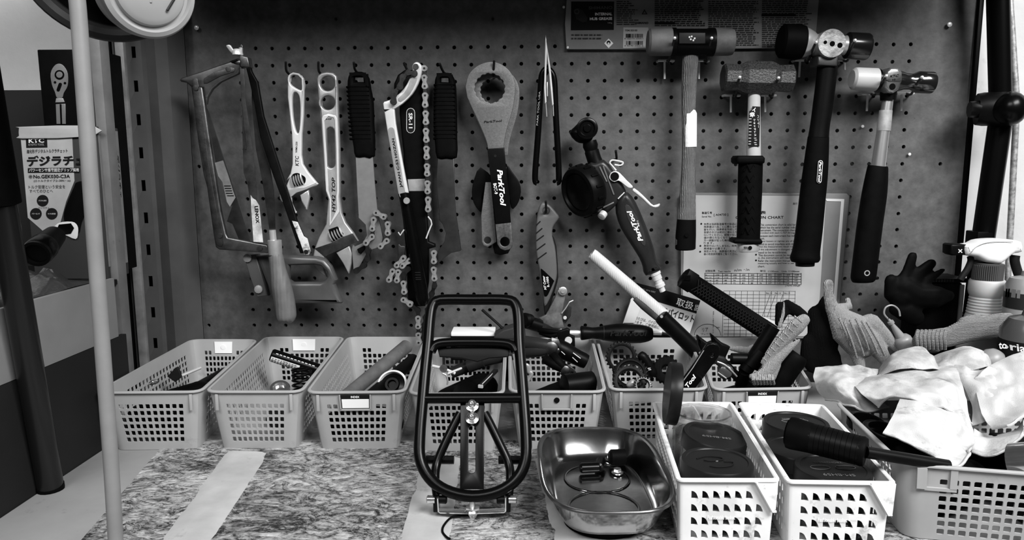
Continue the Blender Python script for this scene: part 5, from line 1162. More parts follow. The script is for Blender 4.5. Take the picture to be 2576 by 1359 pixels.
for i, (p, d, L1, r1) in enumerate((((1482, 1177), (1, .12, 0), .020, .0055), ((1508, 1170), (.25, 1, 0), .018, .0055), ((1552, 1150), (1, .1, 0), .018, .0085))):
    c = B(*p, zf + r1); d = V(d).normalized(); a = c - d * L1 / 2; a.z = zf + r1
    o = lathe('rubber_cap', [(0, 0), (0, r1 * .7), (r1 * .3, r1), (L1, r1), (L1, r1 * .75), (L1 - .006, r1 * .7), (L1 - .006, 0)], a, d, [blkp, blkp, blk][i], None, 20); tag(o, ['glossy black cap lying lengthwise, leftmost in the steel tray', 'black cap with open end toward the viewer in the steel tray', 'thick black rubber plug at the back of the steel tray'][i], 'cap')  # small black rubber caps lying loose
for i, p in enumerate(((1509, 1138), (1536, 1155), (1553, 1190))):
    t = thing('flange_nut', ['bright flange nut furthest back in the steel tray', 'bright flange nut in the middle of the steel tray', 'bright flange nut nearest the front of the steel tray'][i], 'nut', B(*p, zf), 'flange nuts in the tray'); c = V(t.location)
    lathe('flange', [(0, 0), (0, .0062), (.001, .0064), (.002, .0048)], c, (0, 0, 1), hw, t, 20); lathe('hexagon', [(.001, .0044), (.0046, .0044), (.0052, .0038), (.0052, .0024), (.002, .0022), (.002, 0)], c, (0, 0, 1), hw, t, 6, 20)
# ------------------------------------------------------------ black bicycle rack
t = thing('bicycle_rack', 'black tubular bicycle rack propped upright on the mat', 'rack', B(1190, 1322, 0))
A0 = P(1188, 1249, -.455); A1 = P(1190, 754, -.352); tv = (A1 - A0); tv.x = 0; tv.normalize(); nrm = V((1, 0, 0)).cross(tv).normalized()
def RK(x, y, push=0): d = ray(x, y); s = (A0 - CAM).dot(nrm) / d.dot(nrm); return CAM + d * s + V((0, push, 0))
lp = [(1108, 755), (1190, 754), (1275, 755), (1297, 768), (1304, 800), (1306, 861), (1312, 940), (1318, 1020), (1323, 1096), (1322, 1157), (1301, 1204), (1254, 1237), (1188, 1249), (1122, 1234), (1080, 1202), (1057, 1155), (1056, 1096), (1062, 1020), (1069, 940), (1077, 861), (1082, 800), (1089, 768)]
tube('deck_loop', crom([RK(*p) for p in lp], 4), .0057, blkp, t, 16, True, 1, None)
tube('cross_bar', [RK(1068, 1003), RK(1310, 1002)], .0052, blkp, t, 14)
tube('upper_cross_bar', crom([RK(1085, 885), RK(1096, 868), RK(1124, 862), RK(1190, 861), RK(1254, 862), RK(1286, 868), RK(1298, 885)], 4, False), .0048, blkp, t, 14)
def quad_plate(name, px_loop, hole, th, m, push=.003):
    e1, e2 = V((1, 0, 0)), tv
    f2 = lambda p: ((RK(*p) - A0).dot(e1), (RK(*p) - A0).dot(e2))
    return plate_xy(name, [[f2(p) for p in px_loop]] + ([[f2(p) for p in hole]] if hole else []), th, .0006, m, t, lambda a, b, c: A0 + e1 * a + e2 * b - nrm * c * 1.0 + V((0, push, 0)))
quad_plate('centre_plate', [(1157, 1000), (1218, 1000), (1216, 1238), (1156, 1238)], slot(1186, 1085, 1186, 1189, 9), .003, blkp, .006)
quad_plate('backing_plate', [(1098, 878), (1284, 878), (1278, 902), (1230, 906), (1200, 915), (1160, 906), (1104, 902)], None, .003, blks, .006)
for p in ((1188, 1020), (1188, 1052)):
    c = RK(*p); lathe('bolt', [(0, .0066), (.001, .0066), (.0016, .0048), (.003, .0046), (.0032, .0040), (.006, .0038), (.007, .0028), (.007, .0016), (.004, .0014), (.004, 0)], c + V((0, -.001, 0)), (0, -.7, .7), hw, t, 20)
for s in ((1155, 1050, 1143, 1072, 1115, 1130, 1095, 1180, 1092, 1215, 1097, 1256), (1217, 1050, 1229, 1072, 1257, 1130, 1279, 1180, 1283, 1215, 1279, 1256)):
    pp = [(s[i], s[i + 1]) for i in range(0, 12, 2)]; tube('strut', crom([RK(*p, .008 + .004 * (k < 4)) for k, p in enumerate(pp)], 4, False), .0044, blkp, t, 12)
for a in ((1062, 1178, 1137, 1178), (1252, 1178, 1316, 1178)): tube('stay_tab', [RK(a[0], a[1], .02), RK(a[2], a[3], .02)], .0042, blkp, t, 8)
yb = -.452
tube('bracket', [P(1102, 1250, yb), P(1104, 1283, yb), P(1108, 1286, yb), P(1190, 1288, yb), P(1268, 1285, yb), P(1272, 1282, yb), P(1272, 1248, yb)], .0015, hw, t, 8, False, 3.0, (0, 1, 0))
for x in (1097, 1279): box('bracket_tab', P(x, 1262, yb + .004), (.0045, .012, .017), blkp, t, .001)
for x, m_, l in ((1085, hw, -1), (1113, blks, 1), (1261, blks, -1), (1289, hw, 1)): lathe('bracket_bolt', [(-.0035, .0), (-.0035, .0038), (.0035, .0042), (.0045, .003), (.0045, 0)], P(x, 1257, yb), (l, 0, 0), m_, t, 12)
lathe('stem_screw', [(0, .0026), (.026, .0026)], P(1188, 1309, yb), (0, 0, 1), bsteel, t, 12); lathe('washer', [(0, 0), (0, .0072), (.0016, .006), (.002, .003)], P(1187, 1285, yb - .001), (0, 0, 1), hw, t, 20)
nz = P(1190, 1322, yb).z; lathe('stem_nut', [(0, 0), (0, .0034), (.003, .0048), (.008, .0050), (.0085, .0072), (.0105, .0074), (.011, 0)], V((P(1190, 1310, yb).x, yb, .0034)), (0, 0, 1), hw, t, 6, 20)
cb = [B(1262, 1288, .004), B(1180, 1296, .004), B(1140, 1300, .005), B(1118, 1320, .004), B(1113, 1338, .004), B(1124, 1352, .004), B(1132, 1356, .004)]
o = tube('black_cable', crom(cb, 5, False), .0011, blk, None, 8); tag(o, 'thin black cable curling on the mat under the rack bolt', 'cable')
# ============================================================ what lies in the baskets
r1 = zoom(1080, 780, .18634); r2 = zoom(1480, 830, .14752); r3 = zoom(1760, 740, .19133); r4 = zoom(640, 850, .16304); rb_ = zoom(2180, 560, .2944); rc_ = zoom(2020, 680, .4996)
def rod(name, label, cat, a, b, r, m, seg=12, **k): return tag(tube(name, [a, b], r, m, None, seg, **k), label, cat)
def pliers(label, jaw, piv, h1, h2, Y, r, m=blk, jm=dsteel, dy=.0):
    t = thing('pliers', label, 'pliers', P(*piv, Y)); J = P(*jaw, Y - dy); C_ = P(*piv, Y)
    d = (J - C_); s = V((d.z, 0, -d.x)).normalized()
    for sg in (-1, 1): tube('jaw', [C_ + s * sg * r * .6, C_ + d * .5 + s * sg * r * .7, J + s * sg * r * .15], [r * .9, r * .75, r * .3], jm, t, 8, flat=.7, up=(0, 1, 0))
    lathe('pivot', [(-r, r), (r * .9, r), (r * 1.1, r * .7), (r * 1.1, 0)], C_, (0, -1, 0), jm, t, 16)
    for h in (h1, h2): tube('handle', crom([C_] + [P(*p, Y + .01 * i) for i, p in enumerate(h)], 4, False), r, m, t, 12)
    return t
# --- first basket: pouches, hex key
blob1 = lambda name, label, cat, limbs, m, vox=.003: tag(blob(name, limbs, m, None, vox), label, cat)
blob1('tool_pouch', 'soft black pouch at the front of the leftmost basket', 'pouch', [([(-.545, -.256, .030), (-.515, -.253, .034), (-.486, -.250, .032)], [.023, .026, .024], .95), ([(-.545, -.21, .03), (-.50, -.19, .036)], [.022, .026], .9)], blk)
blob1('tool_pouch', 'flat black pouch lying behind in the leftmost basket', 'pouch', [([(-.535, -.14, .022), (-.50, -.10, .034), (-.50, -.07, .030)], [.022, .028, .022], .7), ([(-.51, -.15, .03), (-.488, -.12, .040)], [.018, .02], .6)], blks)
t = thing('cloth_tab', 'stiff dark grey tab standing up in the leftmost basket', 'tab', P(440, 945, -.17)); plate('flap', [(420, 948), (440, 926), (447, 924), (456, 950), (440, 962)], -.17, .004, dark, t, .001)
rod('hex_key', 'bright steel rod lying across the pouches in the leftmost basket', 'hex key', P(456, 946, -.15), P(504, 926, -.11), .0022, chrome, 6)
blob1('foil_scrap', 'crumpled bright foil scrap at the left of the first basket', 'foil', [([P(376, 966, -.24), P(384, 962, -.24), P(394, 960, -.235)], [.002, .0035, .003])], hw, .001)
# --- second basket: printed can, coil spring, cup
t = thing('printed_can', 'slim black can with white printed label in second basket', 'can', P(740, 925, -.10)); a, b = P(682, 893, -.115), P(802, 932, -.105); d = (b - a)
k1 = (a - CAM).length / F_PX; lathe('body', [(0, 0), (0, 13 * k1), (.002, 15.5 * k1), (d.length - .002, 15.5 * k1), (d.length, 13 * k1), (d.length, 0)], a, d, blkp, t, 28)
ax = d.normalized(); f0 = V((0, -1, .0)); f0 = (f0 - ax * f0.dot(ax)).normalized(); s0 = ax.cross(f0)
vs = []; fs = []
for i in range(2):
    for k in range(8): g_ = -.15 + 1.1 * k / 7; vs.append(a + ax * (d.length * (.03 if i == 0 else .62)) + (f0 * math.cos(g_) + s0 * math.sin(g_)) * 15.9 * k1)
for k in range(7): fs.append((k, k + 1, 8 + k + 1, 8 + k))
lb = raw('label', vs, fs, mat('worn white can label', .7, .4, var=(80, .5, 1.1, 6)), t, 80)
g = []
for j in range(4):
    for k in range(9): g_ = .05 + .26 * j; g.append(box_geo(a + ax * (d.length * (.07 + .058 * k)) + (f0 * math.cos(g_) + s0 * math.sin(g_)) * 16 * k1, (.0030 if (k + j) % 3 else .0018, .0007, .0006), Matrix((ax, f0, s0)).transposed()))
multi('print_line', g, ink, t, 0)
g = [box_geo(a + ax * (d.length * (.12 + .075 * k)) + (f0 * math.cos(-.75) + s0 * math.sin(-.75)) * 15.9 * k1, (.0035, .0009, .0012), Matrix((ax, (f0 * math.cos(-.75) + s0 * math.sin(-.75)), s0)).transposed()) for k in range(11)]; multi('print_line', g, white, t, 0)
q = P(760, 966, -.19); o = tube('coil_spring', [q + V((.012 * math.cos(a_), .012 * math.sin(a_), .0022 * a_ / 2 - .012)) for a_ in [i * .35 for i in range(90)]], .0016, blkp, None, 8); tag(o, 'glossy black coil spring standing in second basket', 'spring')
o = lathe('metal_cup', [(0, 0), (0, .012), (.006, .013), (.008, .012), (.008, .0085), (.003, .008), (.003, 0)], P(705, 985, -.22), (.1, -.5, .85), hw, None, 24); tag(o, 'small round metal cup on edge in second basket', 'cup')
for i, (x, y) in enumerate(((-.405, -.20), (-.385, -.15), (-.395, -.1))): tag(lathe('dark_socket', [(0, 0), (0, .011), (.03, .011), (.03, .007), (.012, .006), (.012, 0)], (x, y, .0125), (.9, .3 * (i - 1), 0), dark, None, 18), ['dark socket lying in front in second basket', 'dark socket lying in the middle of second basket', 'dark socket at the back of second basket'][i], 'socket')
# --- third basket: pipes and round cup
t = thing('steel_pipe', 'dull grey pipe leaning out of third basket', 'pipe', P(880, 985, -.24)); a, b = P(868, 1000, -.235), P(1022, 872, -.085); d = b - a; k1 = .96 / F_PX
lathe('pipe_wall', [(0, 17 * k1), (d.length, 19 * k1), (d.length, 16 * k1), (0, 14 * k1), (0, 17 * k1)], a, d, mat('dull grey pipe', .13, .42, .3, var=(40, .7, 1.3), dirt=(50, .64, .74, .3)), t, 24)
lathe('pipe_bore', [(d.length - .004, 0), (d.length - .004, 16 * k1)], a, d, cavity, t, 24)
rod('dark_pipe', 'black pipe lying under the grey pipe in third basket', 'pipe', P(930, 1000, -.225), P(1040, 905, -.10), 17 * k1, blks, 18)
t = thing('tape_roll', 'white rimmed black tape roll standing in third basket', 'roll', P(985, 995, -.2)); c = P(986, 967, -.20); d = V((-.05, -.75, .55))
lathe('rim', [(-.012, .0165), (-.012, .0195), (.0, .0198), (.001, .0185), (.001, .0172), (-.002, .0168), (-.012, .0165)], c, d, mat('white ring', .75, .4), t, 40); lathe('core', [(-.012, 0), (-.012, .0165), (-.004, .0165), (-.002, .010), (.001, .009), (.001, .006), (-.003, .005), (-.003, 0)], c, d, blkp, t, 32)
blob1('black_filling', 'black filling added to darken the front of third basket', 'rag', [([(-.30, -.258, .026), (-.27, -.257, .028), (-.236, -.255, .026)], [.020, .022, .020], .95)], blk)  # dark bulk added so the basket's front holes look black
# --- fourth basket: Y wrench, bars, box
Y = -.20
t = thing('three_way_wrench', 'small bright tipped three-way hex wrench in the basket behind rack', 'wrench', P(1115, 945, Y)); h_ = P(*r1(195, 790)[0], Y)
lathe('hub', [(-.004, 0), (-.004, .005), (.004, .005), (.004, 0)], h_, (0, -1, .3), dsteel, t, 14)
for p in ((40, 755), (195, 612), (350, 860)): tube('arm', [h_, P(*r1(*p)[0], Y)], .0019, chrome if p[0] != 195 else dsteel, t, 8)
tube('tip', [P(*r1(145, 608)[0], Y), P(*r1(252, 607)[0], Y)], .0012, chrome, t, 6)
rod('hex_key', 'short bright hex key crossing the three-way wrench', 'hex key', P(*r1(245, 862)[0], -.21), P(*r1(432, 788)[0], -.19), .0016, chrome, 6)
tag(tube('hex_key', crom([P(*p, -.215) for p in r1(180, 860, 225, 880, 248, 960, 240, 1010)], 4, False), .0013, steel, None, 6), 'curved dark hex key under the three-way wrench', 'hex key')
t = thing('flat_bar', 'flat dark bar with bright chamfered end behind the rack', 'bar', P(1210, 975, -.21)); a, b = P(*r1(690, 1035)[0], -.215), P(*r1(900, 815)[0], -.16); tube('bar', [a, b], .0042, mat('black oxide bar', .02, .3, .8), t, 4, flat=.6); tube('bright_end', [a - (b - a).normalized() * .0006, a + (b - a).normalized() * .002], .0043, chrome, t, 4, flat=.62); 
tube('edge', [P(*r1(715, 1000)[0], -.2165), P(*r1(895, 820)[0], -.1625)], .0006, chrome, t, 6)
t = thing('long_black_handle', 'long dark grey lever lying deep in the basket behind rack', 'lever', P(1180, 940, -.15)); tube('lever', crom([P(*p, -.12 - .0001 * i) for i, p in enumerate(r1(1120, 600, 950, 640, 700, 700, 480, 780, 300, 850))], 3, False), [.008] * 13, mat('dark lever', .012, .4), t, 12); tube('sleeve', [P(*r1(720, 690)[0], -.128), P(*r1(520, 765)[0], -.128)], .0092, dark, t, 12)
t = thing('black_box', 'black box with white top edge on the basket behind rack', 'box', P(1190, 860, -.06)); bz = B(1190, 834, .1)
c0, c1 = P(1133, 846, -.055), P(1246, 846, -.055)
slab('body', c0.x, c1.x, -.055, -.018, P(1190, 858, -.055).z - .03, c0.z, blks, .001, t); slab('white_top', c0.x + .001, c1.x - .001, -.056, -.017, c0.z, P(1190, 836, -.055).z, mat('clean white card', .8, .6), .0015, t)
slab('side_flap', P(1090, 858, -.075).x, P(1144, 858, -.075).x, -.080, -.070, P(1100, 858, -.075).z, P(1100, 852, -.075).z, lgrey, .0008, t)
t = thing('wedge_block', 'dark grey wedge shaped tool body beside the black box', 'tool', P(1280, 856, -.07)); plate('body', r1(880, 340, 1000, 270, 1280, 195, 1300, 400, 1110, 405, 870, 400), -.085, .03, mat('slate plastic', .03, .4), t, .003)
tube('thin_rod', [P(*r1(715, 0)[0], -.05), P(*r1(990, 250)[0], -.07)], .0022, mat('black rod', .01, .3, .6), t, 8)
lathe('knob', [(-.01, .0), (-.01, .010), (.006, .011), (.010, .008), (.010, 0)], P(*r1(1310, 140)[0], -.07), (-.4, -.8, .2), blks, t, 16); tube('neck', [P(*r1(1310, 160)[0], -.066), P(*r1(1500, 220)[0], -.060)], .010, blks, t, 12)
blob1('black_filling', 'black rag heap, enlarged to darken the basket behind rack', 'rag', [([(-.178, -.256, .030), (-.15, -.254, .032), (-.120, -.252, .030)], [.021, .024, .021], .95), ([(-.15, -.25, .03), (-.15, -.15, .03)], [.02, .02], .9), ([(-.18, -.15, .02), (-.13, -.12, .03)], [.02, .026], .8)], blk)  # heap extended to the front wall to darken the holes
# --- fifth basket: pliers and levers
pliers('black handled pliers with open wire loop in the basket behind tray', r1(1830, 320)[0], r1(1760, 300)[0], r1(1620, 290, 1480, 270), r1(1650, 350, 1500, 300), -.075, .004)
t = thing('cable_cutter', 'black cable cutter head with screw resting on basket rim', 'cutter', P(1430, 870, -.11)); plate('head', r1(1720, 300, 1860, 250, 1900, 270, 1900, 340, 1965, 360, 1970, 500, 1880, 490, 1740, 440), -.115, .009, blks, t, .002); lathe('screw', [(0, .0055), (.002, .005), (.002, 0)], P(*r1(1877, 412)[0], -.115), (0, -1, 0), chrome, t, 14)
tube('arm', crom([P(*p, -.125) for p in r1(1700, 480, 1800, 540, 1950, 620, 2120, 700)], 3, False), [.011, .012, .0125, .013, .013, .012, .0115, .011, .011, .010], blks, t, 14)
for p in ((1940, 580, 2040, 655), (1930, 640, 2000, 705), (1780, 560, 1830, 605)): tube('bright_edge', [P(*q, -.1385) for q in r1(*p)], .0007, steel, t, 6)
pliers('slate handled pliers lying highest in the basket behind tray', r1(1760, 520)[0], r1(1640, 500)[0], r1(1500, 470, 1290, 440), r1(1480, 540, 1290, 560), -.14, .0095, mat('slate grip', .018, .45))
pliers('long nosed pliers pointing down in the basket behind tray', r1(1920, 880)[0], r1(1830, 800)[0], r1(1740, 700, 1680, 620), r1(1690, 740, 1560, 660), -.18, .0062)
t = thing('slotted_plate', 'grey slotted steel plate among pliers behind tray', 'plate', P(1445, 940, -.17)); plate('plate', r1(1870, 740, 1960, 800, 2000, 880, 1950, 900, 1900, 940, 1850, 830), -.185, .003, dsteel, t, .0006, holes=[circ(*r1(1925, 860)[0], 4, 12)])
o = lathe('black_tube_end', [(0, 0), (0, .015), (.04, .015), (.042, .012), (.042, 0)], P(*r1(2200, 980)[0], -.19), (-.9, -.35, 0), blks, None, 22); tag(o, 'black tube end at the right of the basket behind tray', 'tube')
tag(tube('cranked_rod', crom([P(*p, -.22) for p in r1(1300, 745, 1330, 760, 1345, 830, 1380, 860, 1350, 920, 1330, 950)], 3, False), .0028, steel, None, 8), 'cranked bright rod beside the rack tube', 'rod')
blob1('black_filling', 'black tool heap, enlarged to darken the basket behind tray', 'rag', [([(-.062, -.248, .030), (-.03, -.246, .032), (.002, -.246, .030)], [.021, .024, .021], .95), ([(-.03, -.24, .03), (-.03, -.16, .03)], [.02, .02], .9), ([(-.06, -.18, .025), (-.01, -.15, .03)], [.02, .026], .8)], blk)  # widened toward the front so its holes show dark
# --- driver lying across the rims
t = thing('shop_driver', 'black bulb handled driver with bright shaft lying across basket rims', 'driver', P(1550, 870, -.055)); Y = -.06
limb('handle', [(1460, 838, 15), (1463, 838, 18.5), (1475, 838, 17), (1490, 838, 14.5), (1505, 838, 16), (1518, 838, 19), (1550, 838, 24), (1580, 839, 25), (1610, 840, 24), (1632, 840, 19), (1641, 840, 14)], Y, blks, t, 22, 1, 2)
tube('collar_line', [P(1517, 838, Y), P(1519, 838, Y)], 19.4 * pxs(Y), dark, t, 22)
for a in ((1405, 1462), (1640, 1664)): tube('shaft', [P(a[0], 837, Y), P(a[1], 837.5, Y)], 6.5 * pxs(Y), chrome, t, 6)
text('lettering', 'ParkTool', (1535, 846), (1628, 846), 15, Y - 25 * pxs(Y) - .0004, mat('embossed black', .014, .3), t, .02, .2)
tube('tip', [P(1664, 838, Y), P(1690, 842, Y)], 3.5 * pxs(Y), dsteel, t, 8)
# --- sixth basket: rings, flat wrench
def nring(name, label, c, d, ro, ri, th, m, nt=24, dep=.1):
    d = V(d).normalized(); q = V((0, 0, 1)) if abs(d.z) < .9 else V((0, 1, 0)); u = (q - d * q.dot(d)).normalized(); s = d.cross(u); c = V(c)
    lo = [[(ro * (1 - dep * (i % 4 < 2)) * math.cos(2 * math.pi * i / (nt * 4)), ro * (1 - dep * (i % 4 < 2)) * math.sin(2 * math.pi * i / (nt * 4))) for i in range(nt * 4)], circ(0, 0, ri, 32)]
    o = plate_xy(name, lo, th, th * .12, m, None, lambda a, b, c_: c + u * a + s * b + d * c_); return tag(o, label, 'ring')
nring('notched_ring', 'large black notched ring standing at the back of sixth basket', P(*r2(565, 470)[0], -.10), (.1, -.9, .25), .0235, .0165, .006, blks)
nring('notched_ring', 'wide black notched ring tilted in the middle of sixth basket', P(*r2(720, 760)[0], -.175), (-.15, -.75, .6), .024, .0165, .012, blks)
nring('notched_ring', 'black notched ring leaning lowest at the front of sixth basket', P(*r2(700, 880)[0], -.225), (-.1, -.8, .55), .0215, .015, .010, dark)
nring('notched_ring', 'small fine toothed ring at the front rim of sixth basket', P(*r2(930, 950)[0], -.245), (.0, -.9, .4), .0115, .0075, .006, dsteel, 20, .18)
nring('notched_ring', 'black toothed disc at the right of sixth basket', P(*r2(1330, 690)[0], -.15), (-.2, -.85, .4), .0195, .006, .014, blk, 20)
t = thing('lockring_tool', 'ribbed black lockring tool with small handle in sixth basket', 'tool', P(1625, 940, -.16)); tube('handle', crom([P(*p, -.16) for p in r2(880, 410, 940, 480, 1000, 580, 1060, 700, 1110, 780)], 3, False), [.005, .006, .007, .007, .0075, .0075, .008, .008, .008, .008, .008, .007, .006], blks, t, 10)
for p in ((1010, 660, 1060, 655), (1025, 685, 1070, 680)): tube('band', [P(*q, -.1685) for q in r2(*p)], .0006, steel, t, 6)
blob1('metal_nub', 'dull metal nub beside the small toothed ring', 'nub', [([P(*r2(690, 940)[0], -.235), P(*r2(760, 910)[0], -.235)], [.004, .006])], steel, .0015)
t = thing('flat_wrench', 'black flat wrench with white print leaning out of sixth basket', 'wrench', P(1710, 990, -.24)); Y = -.235
plate('bar', r2(1440, 1100, 1540, 960, 1800, 600, 2010, 275, 2060, 240, 2130, 228, 2210, 255, 2250, 320, 2255, 390, 2220, 470, 1960, 830, 1840, 985, 1750, 1100), Y, .007, blkp, t, .0016, holes=[circ(*r2(2110, 430)[0], 5, 16)])
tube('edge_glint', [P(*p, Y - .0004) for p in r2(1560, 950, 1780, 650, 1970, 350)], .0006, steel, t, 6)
text('lettering', 'Tool', r2(1700, 995)[0], r2(1850, 800)[0], 11, Y - .0004, white, t, .03, .25)
blob1('black_filling', 'black filling added to darken the front of sixth basket', 'rag', [([(.058, -.244, .026), (.09, -.243, .028), (.126, -.241, .026)], [.020, .022, .020], .95)], blk)  # added black bulk behind the front holes to darken them
# --- seventh basket: handles and cutter
t = thing('cable_cutter', 'black cutter with two pointed ears rising from rightmost back basket', 'cutter', P(1800, 900, -.16)); Y = -.17
plate('head', r2(1870, 120, 1890, 112, 1950, 160, 2060, 240, 2130, 210, 2105, 110, 2110, 80, 2150, 110, 2300, 240, 2430, 300, 2350, 480, 2200, 560, 1950, 420, 1880, 260), Y, .014, blks, t, .003)
plate('arm', r3(200, 800, 330, 830, 490, 1000, 760, 1240, 560, 1240, 400, 1080, 180, 900), Y - .004, .012, dark, t, .003)
lathe('polished_knob', [(-.01, 0), (-.01, .009), (0, .0105), (.006, .008), (.009, 0)], P(*r3(340, 1020)[0], Y - .012), (-.2, -.9, .2), mat('grey polished knob', .10, .25, .6), t, 20)
tube('spring_wire', crom([P(*p, Y - .02) for p in r3(230, 890, 330, 930, 430, 1020, 490, 1085)], 3, False), .0012, steel, t, 6); tube('spring_wire', [P(*p, Y - .02) for p in r3(240, 1030, 350, 1110)], .001, steel, t, 6)
t = thing('tee_handle', 'black tubular T handle standing in rightmost back basket', 'handle', P(1880, 960, -.18)); Y = -.185
tube('grip', [P(*r3(975, 425)[0], Y), P(*r3(600, 1010)[0], Y)], [.0088, .0094], blks, t, 16); tube('cross_grip', [P(*r3(420, 850)[0], Y + .003), P(*r3(720, 855)[0], Y + .003)], .0075, blks, t, 14); lathe('hub', [(-.012, .0115), (.012, .0115)], P(*r3(735, 850)[0], Y), (.55, 0, .8), blks, t, 16)
tube('dark_leg', [P(*r3(600, 1010)[0], Y), P(*r3(540, 1200)[0], Y + .02)], .008, blks, t, 12)
t = thing('curved_grip', 'thick curved black grip at the right of rightmost back basket', 'grip', P(1990, 960, -.20)); tube('grip', crom([P(*p, -.20) for p in r3(1290, 780, 1230, 860, 1120, 1020, 1020, 1180, 980, 1280)], 3, False), [.013, .015, .016, .0165, .0165, .016, .016, .016, .0155, .015, .015, .014, .013], blk, t, 16)
blob1('black_filling', 'black cloth heap, enlarged to darken rightmost back basket', 'rag', [([(.186, -.236, .030), (.22, -.234, .032), (.250, -.232, .030)], [.021, .024, .021], .95), ([(.22, -.23, .03), (.235, -.15, .03)], [.02, .02], .9), ([(.20, -.16, .025), (.27, -.14, .03)], [.02, .026], .8)], blk)  # brought forward to fill the front holes with dark
# ============================================================ handles leaning on the board
Y = -.075
t = thing('wooden_handle', 'bare pale wooden handle leaning in front of the inflator', 'handle', P(1664, 790, Y)); pale = mat('pale bare wood', .52, .45, var=(18, .75, 1.1), wave=(120, .25, 'X', 4))
limb('shaft', [(*z15(182, 72)[0], 12), (*z15(190, 78)[0], 14.5), (*z15(400, 260)[0], 15.5), (*z15(640, 470)[0], 17), (*z15(820, 625)[0], 18)], Y, pale, t, 20, .8, 2)
limb('stained_side', [(*z15(560, 470)[0], 6), (*z15(640, 540)[0], 9), (*z15(770, 650)[0], 8)], Y - .006, mat('brown stain', .04, .5, var=(40, .5, 1.4)), t, 10, .7, 2)
t = thing('ratchet', 'thick black cylindrical handle meeting the pale wooden one', 'handle', P(1790, 930, -.10)); Y = -.092  # handle of a ratchet only, without its head
limb('grip', [(*z15(795, 625)[0], 15), (*z15(802, 632)[0], 19.5), (*z15(830, 665)[0], 20), (*z15(1000, 830)[0], 20.5), (*z15(1150, 980)[0], 21)], Y, blks, t, 22, 1, 1)
lathe('end_hole', [(0, .0022), (.0006, .002), (.0006, 0)], P(*z15(802, 632)[0], Y - .0105), (0, -1, 0), bsteel, t, 12)
Y = -.055
t = thing('checkered_handle', 'black checkered square handle leaning across the conversion chart', 'handle', P(1930, 850, Y)); pa, pb_ = P(*z15(985, 270)[0], Y), P(*z15(1790, 790)[0], Y)
tube('grip', [pa.lerp(pb_, f_) for f_ in (0, .02, .12, .13, .95, 1)], [.011, .0165, .0165, .0148, .0155, .0155], blks, t, 8, flat=.65, up=(0, 1, 0))
dv = (pb_ - pa).normalized(); sv = V((0, 1, 0)).cross(dv).normalized(); L_ = (pb_ - pa).length; g = []
for i in range(26):
    for sg in (-1, 1):
        c = pa + dv * (L_ * .16 + i * L_ * .031) + V((0, -.0103, 0)); g.append(tube_geo([c - dv * .0055 - sv * sg * .0095, c + dv * .0055 + sv * sg * .0095], .0007, 4))
multi('checker_ridge', g, mat('black ridge', .012, .35), t, 0)
plate('end_square', [z15(x, y)[0] for x, y in ((1010, 255), (1065, 260), (1060, 310), (1000, 305))], Y - .0112, .001, blkp, t, .0003)
# ============================================================ gloves, bottles and rag at the right
knit = mat('white knitted cotton', .40, .9, spec=.1, dirt=[(18, .55, .72, .12), (60, .62, .75, .06)], wave=(210, .9, 'X', 2.5), bump=(500, .5))
knit2 = mat('grey knitted cotton', .24, .9, spec=.1, dirt=[(22, .55, .72, .07)], wave=(190, .9, 'Z', 3), bump=(450, .5))
dknit = mat('black knitted wool', .004, .9, spec=.05, wave=(180, .5, 'X', 3), bump=(300, .3))
def gl(z, Y, *rows_):
    """limb list: rows of (zx, zy, radius in zoom units, [dy])"""
    s = z(1, 0)[0][0] - z(0, 0)[0][0]; o = []
    for r_ in rows_:
        pts = [P(*z(a[0], a[1])[0], Y + (a[3] if len(a) > 3 else 0)) for a in r_]; o.append((pts, [a[2] * s * pxs(Y) for a in r_], .62, (0, 1, .3)))
    return o
Y = -.13
t = thing('work_glove', 'white knitted work glove with finger pointing up, right of chart', 'glove', P(2150, 920, Y))
blob('glove', gl(rc_, Y, [(128, 66, 26), (128, 120, 26), (150, 200, 36)], [(150, 200, 36), (230, 290, 95), (300, 370, 90)], [(250, 330, 60), (270, 420, 36), (290, 490, 26)], [(330, 330, 60), (385, 410, 42), (420, 460, 30)], [(330, 270, 60), (420, 340, 36), (480, 405, 18)], [(150, 200, 34), (240, 180, 22, .01), (225, 150, 16, .012)]), knit, t, .0016, 3)
# ribs of the knitting
for a in ((205, 260, 270, 440), (235, 250, 305, 430), (265, 245, 330, 400), (295, 255, 375, 420), (320, 262, 410, 430), (180, 240, 235, 380)):
    p = rc_(*a); q0, q1 = P(*p[0], Y - .024), P(*p[1], Y - .016); tube('knit_rib', [q0.lerp(q1, f_) + V((0, -.004 * math.sin(f_ * math.pi), 0)) for f_ in (0, .25, .5, .75, 1)], .0016, knit, t, 6)
Y = -.215
t = thing('work_glove', 'white ribbed glove with dark palm stuffed in rightmost back basket', 'glove', P(1940, 970, Y))
blob('glove', gl(r3, Y, [(1370, 340, 95), (1280, 420, 120), (1130, 570, 100), (960, 760, 75), (830, 900, 40)], [(1310, 605, 26), (1150, 740, 60), (1000, 880, 85), (880, 1040, 110), (760, 1100, 90), (680, 1080, 45)], [(1040, 930, 40), (960, 1080, 60), (930, 1150, 50)], [(1110, 100, 16), (1100, 260, 28), (1050, 430, 34)]), knit, t, .0016, 3)
for i in range(7):
    x = 690 + 42 * i; p = r3(x, 1060, x + 30, 1180); tube('cuff_rib', [P(*p[0], Y - .017), P((p[0][0] + p[1][0]) / 2, (p[0][1] + p[1][1]) / 2, Y - .020), P(*p[1], Y - .014)], .0024, knit, t, 8)
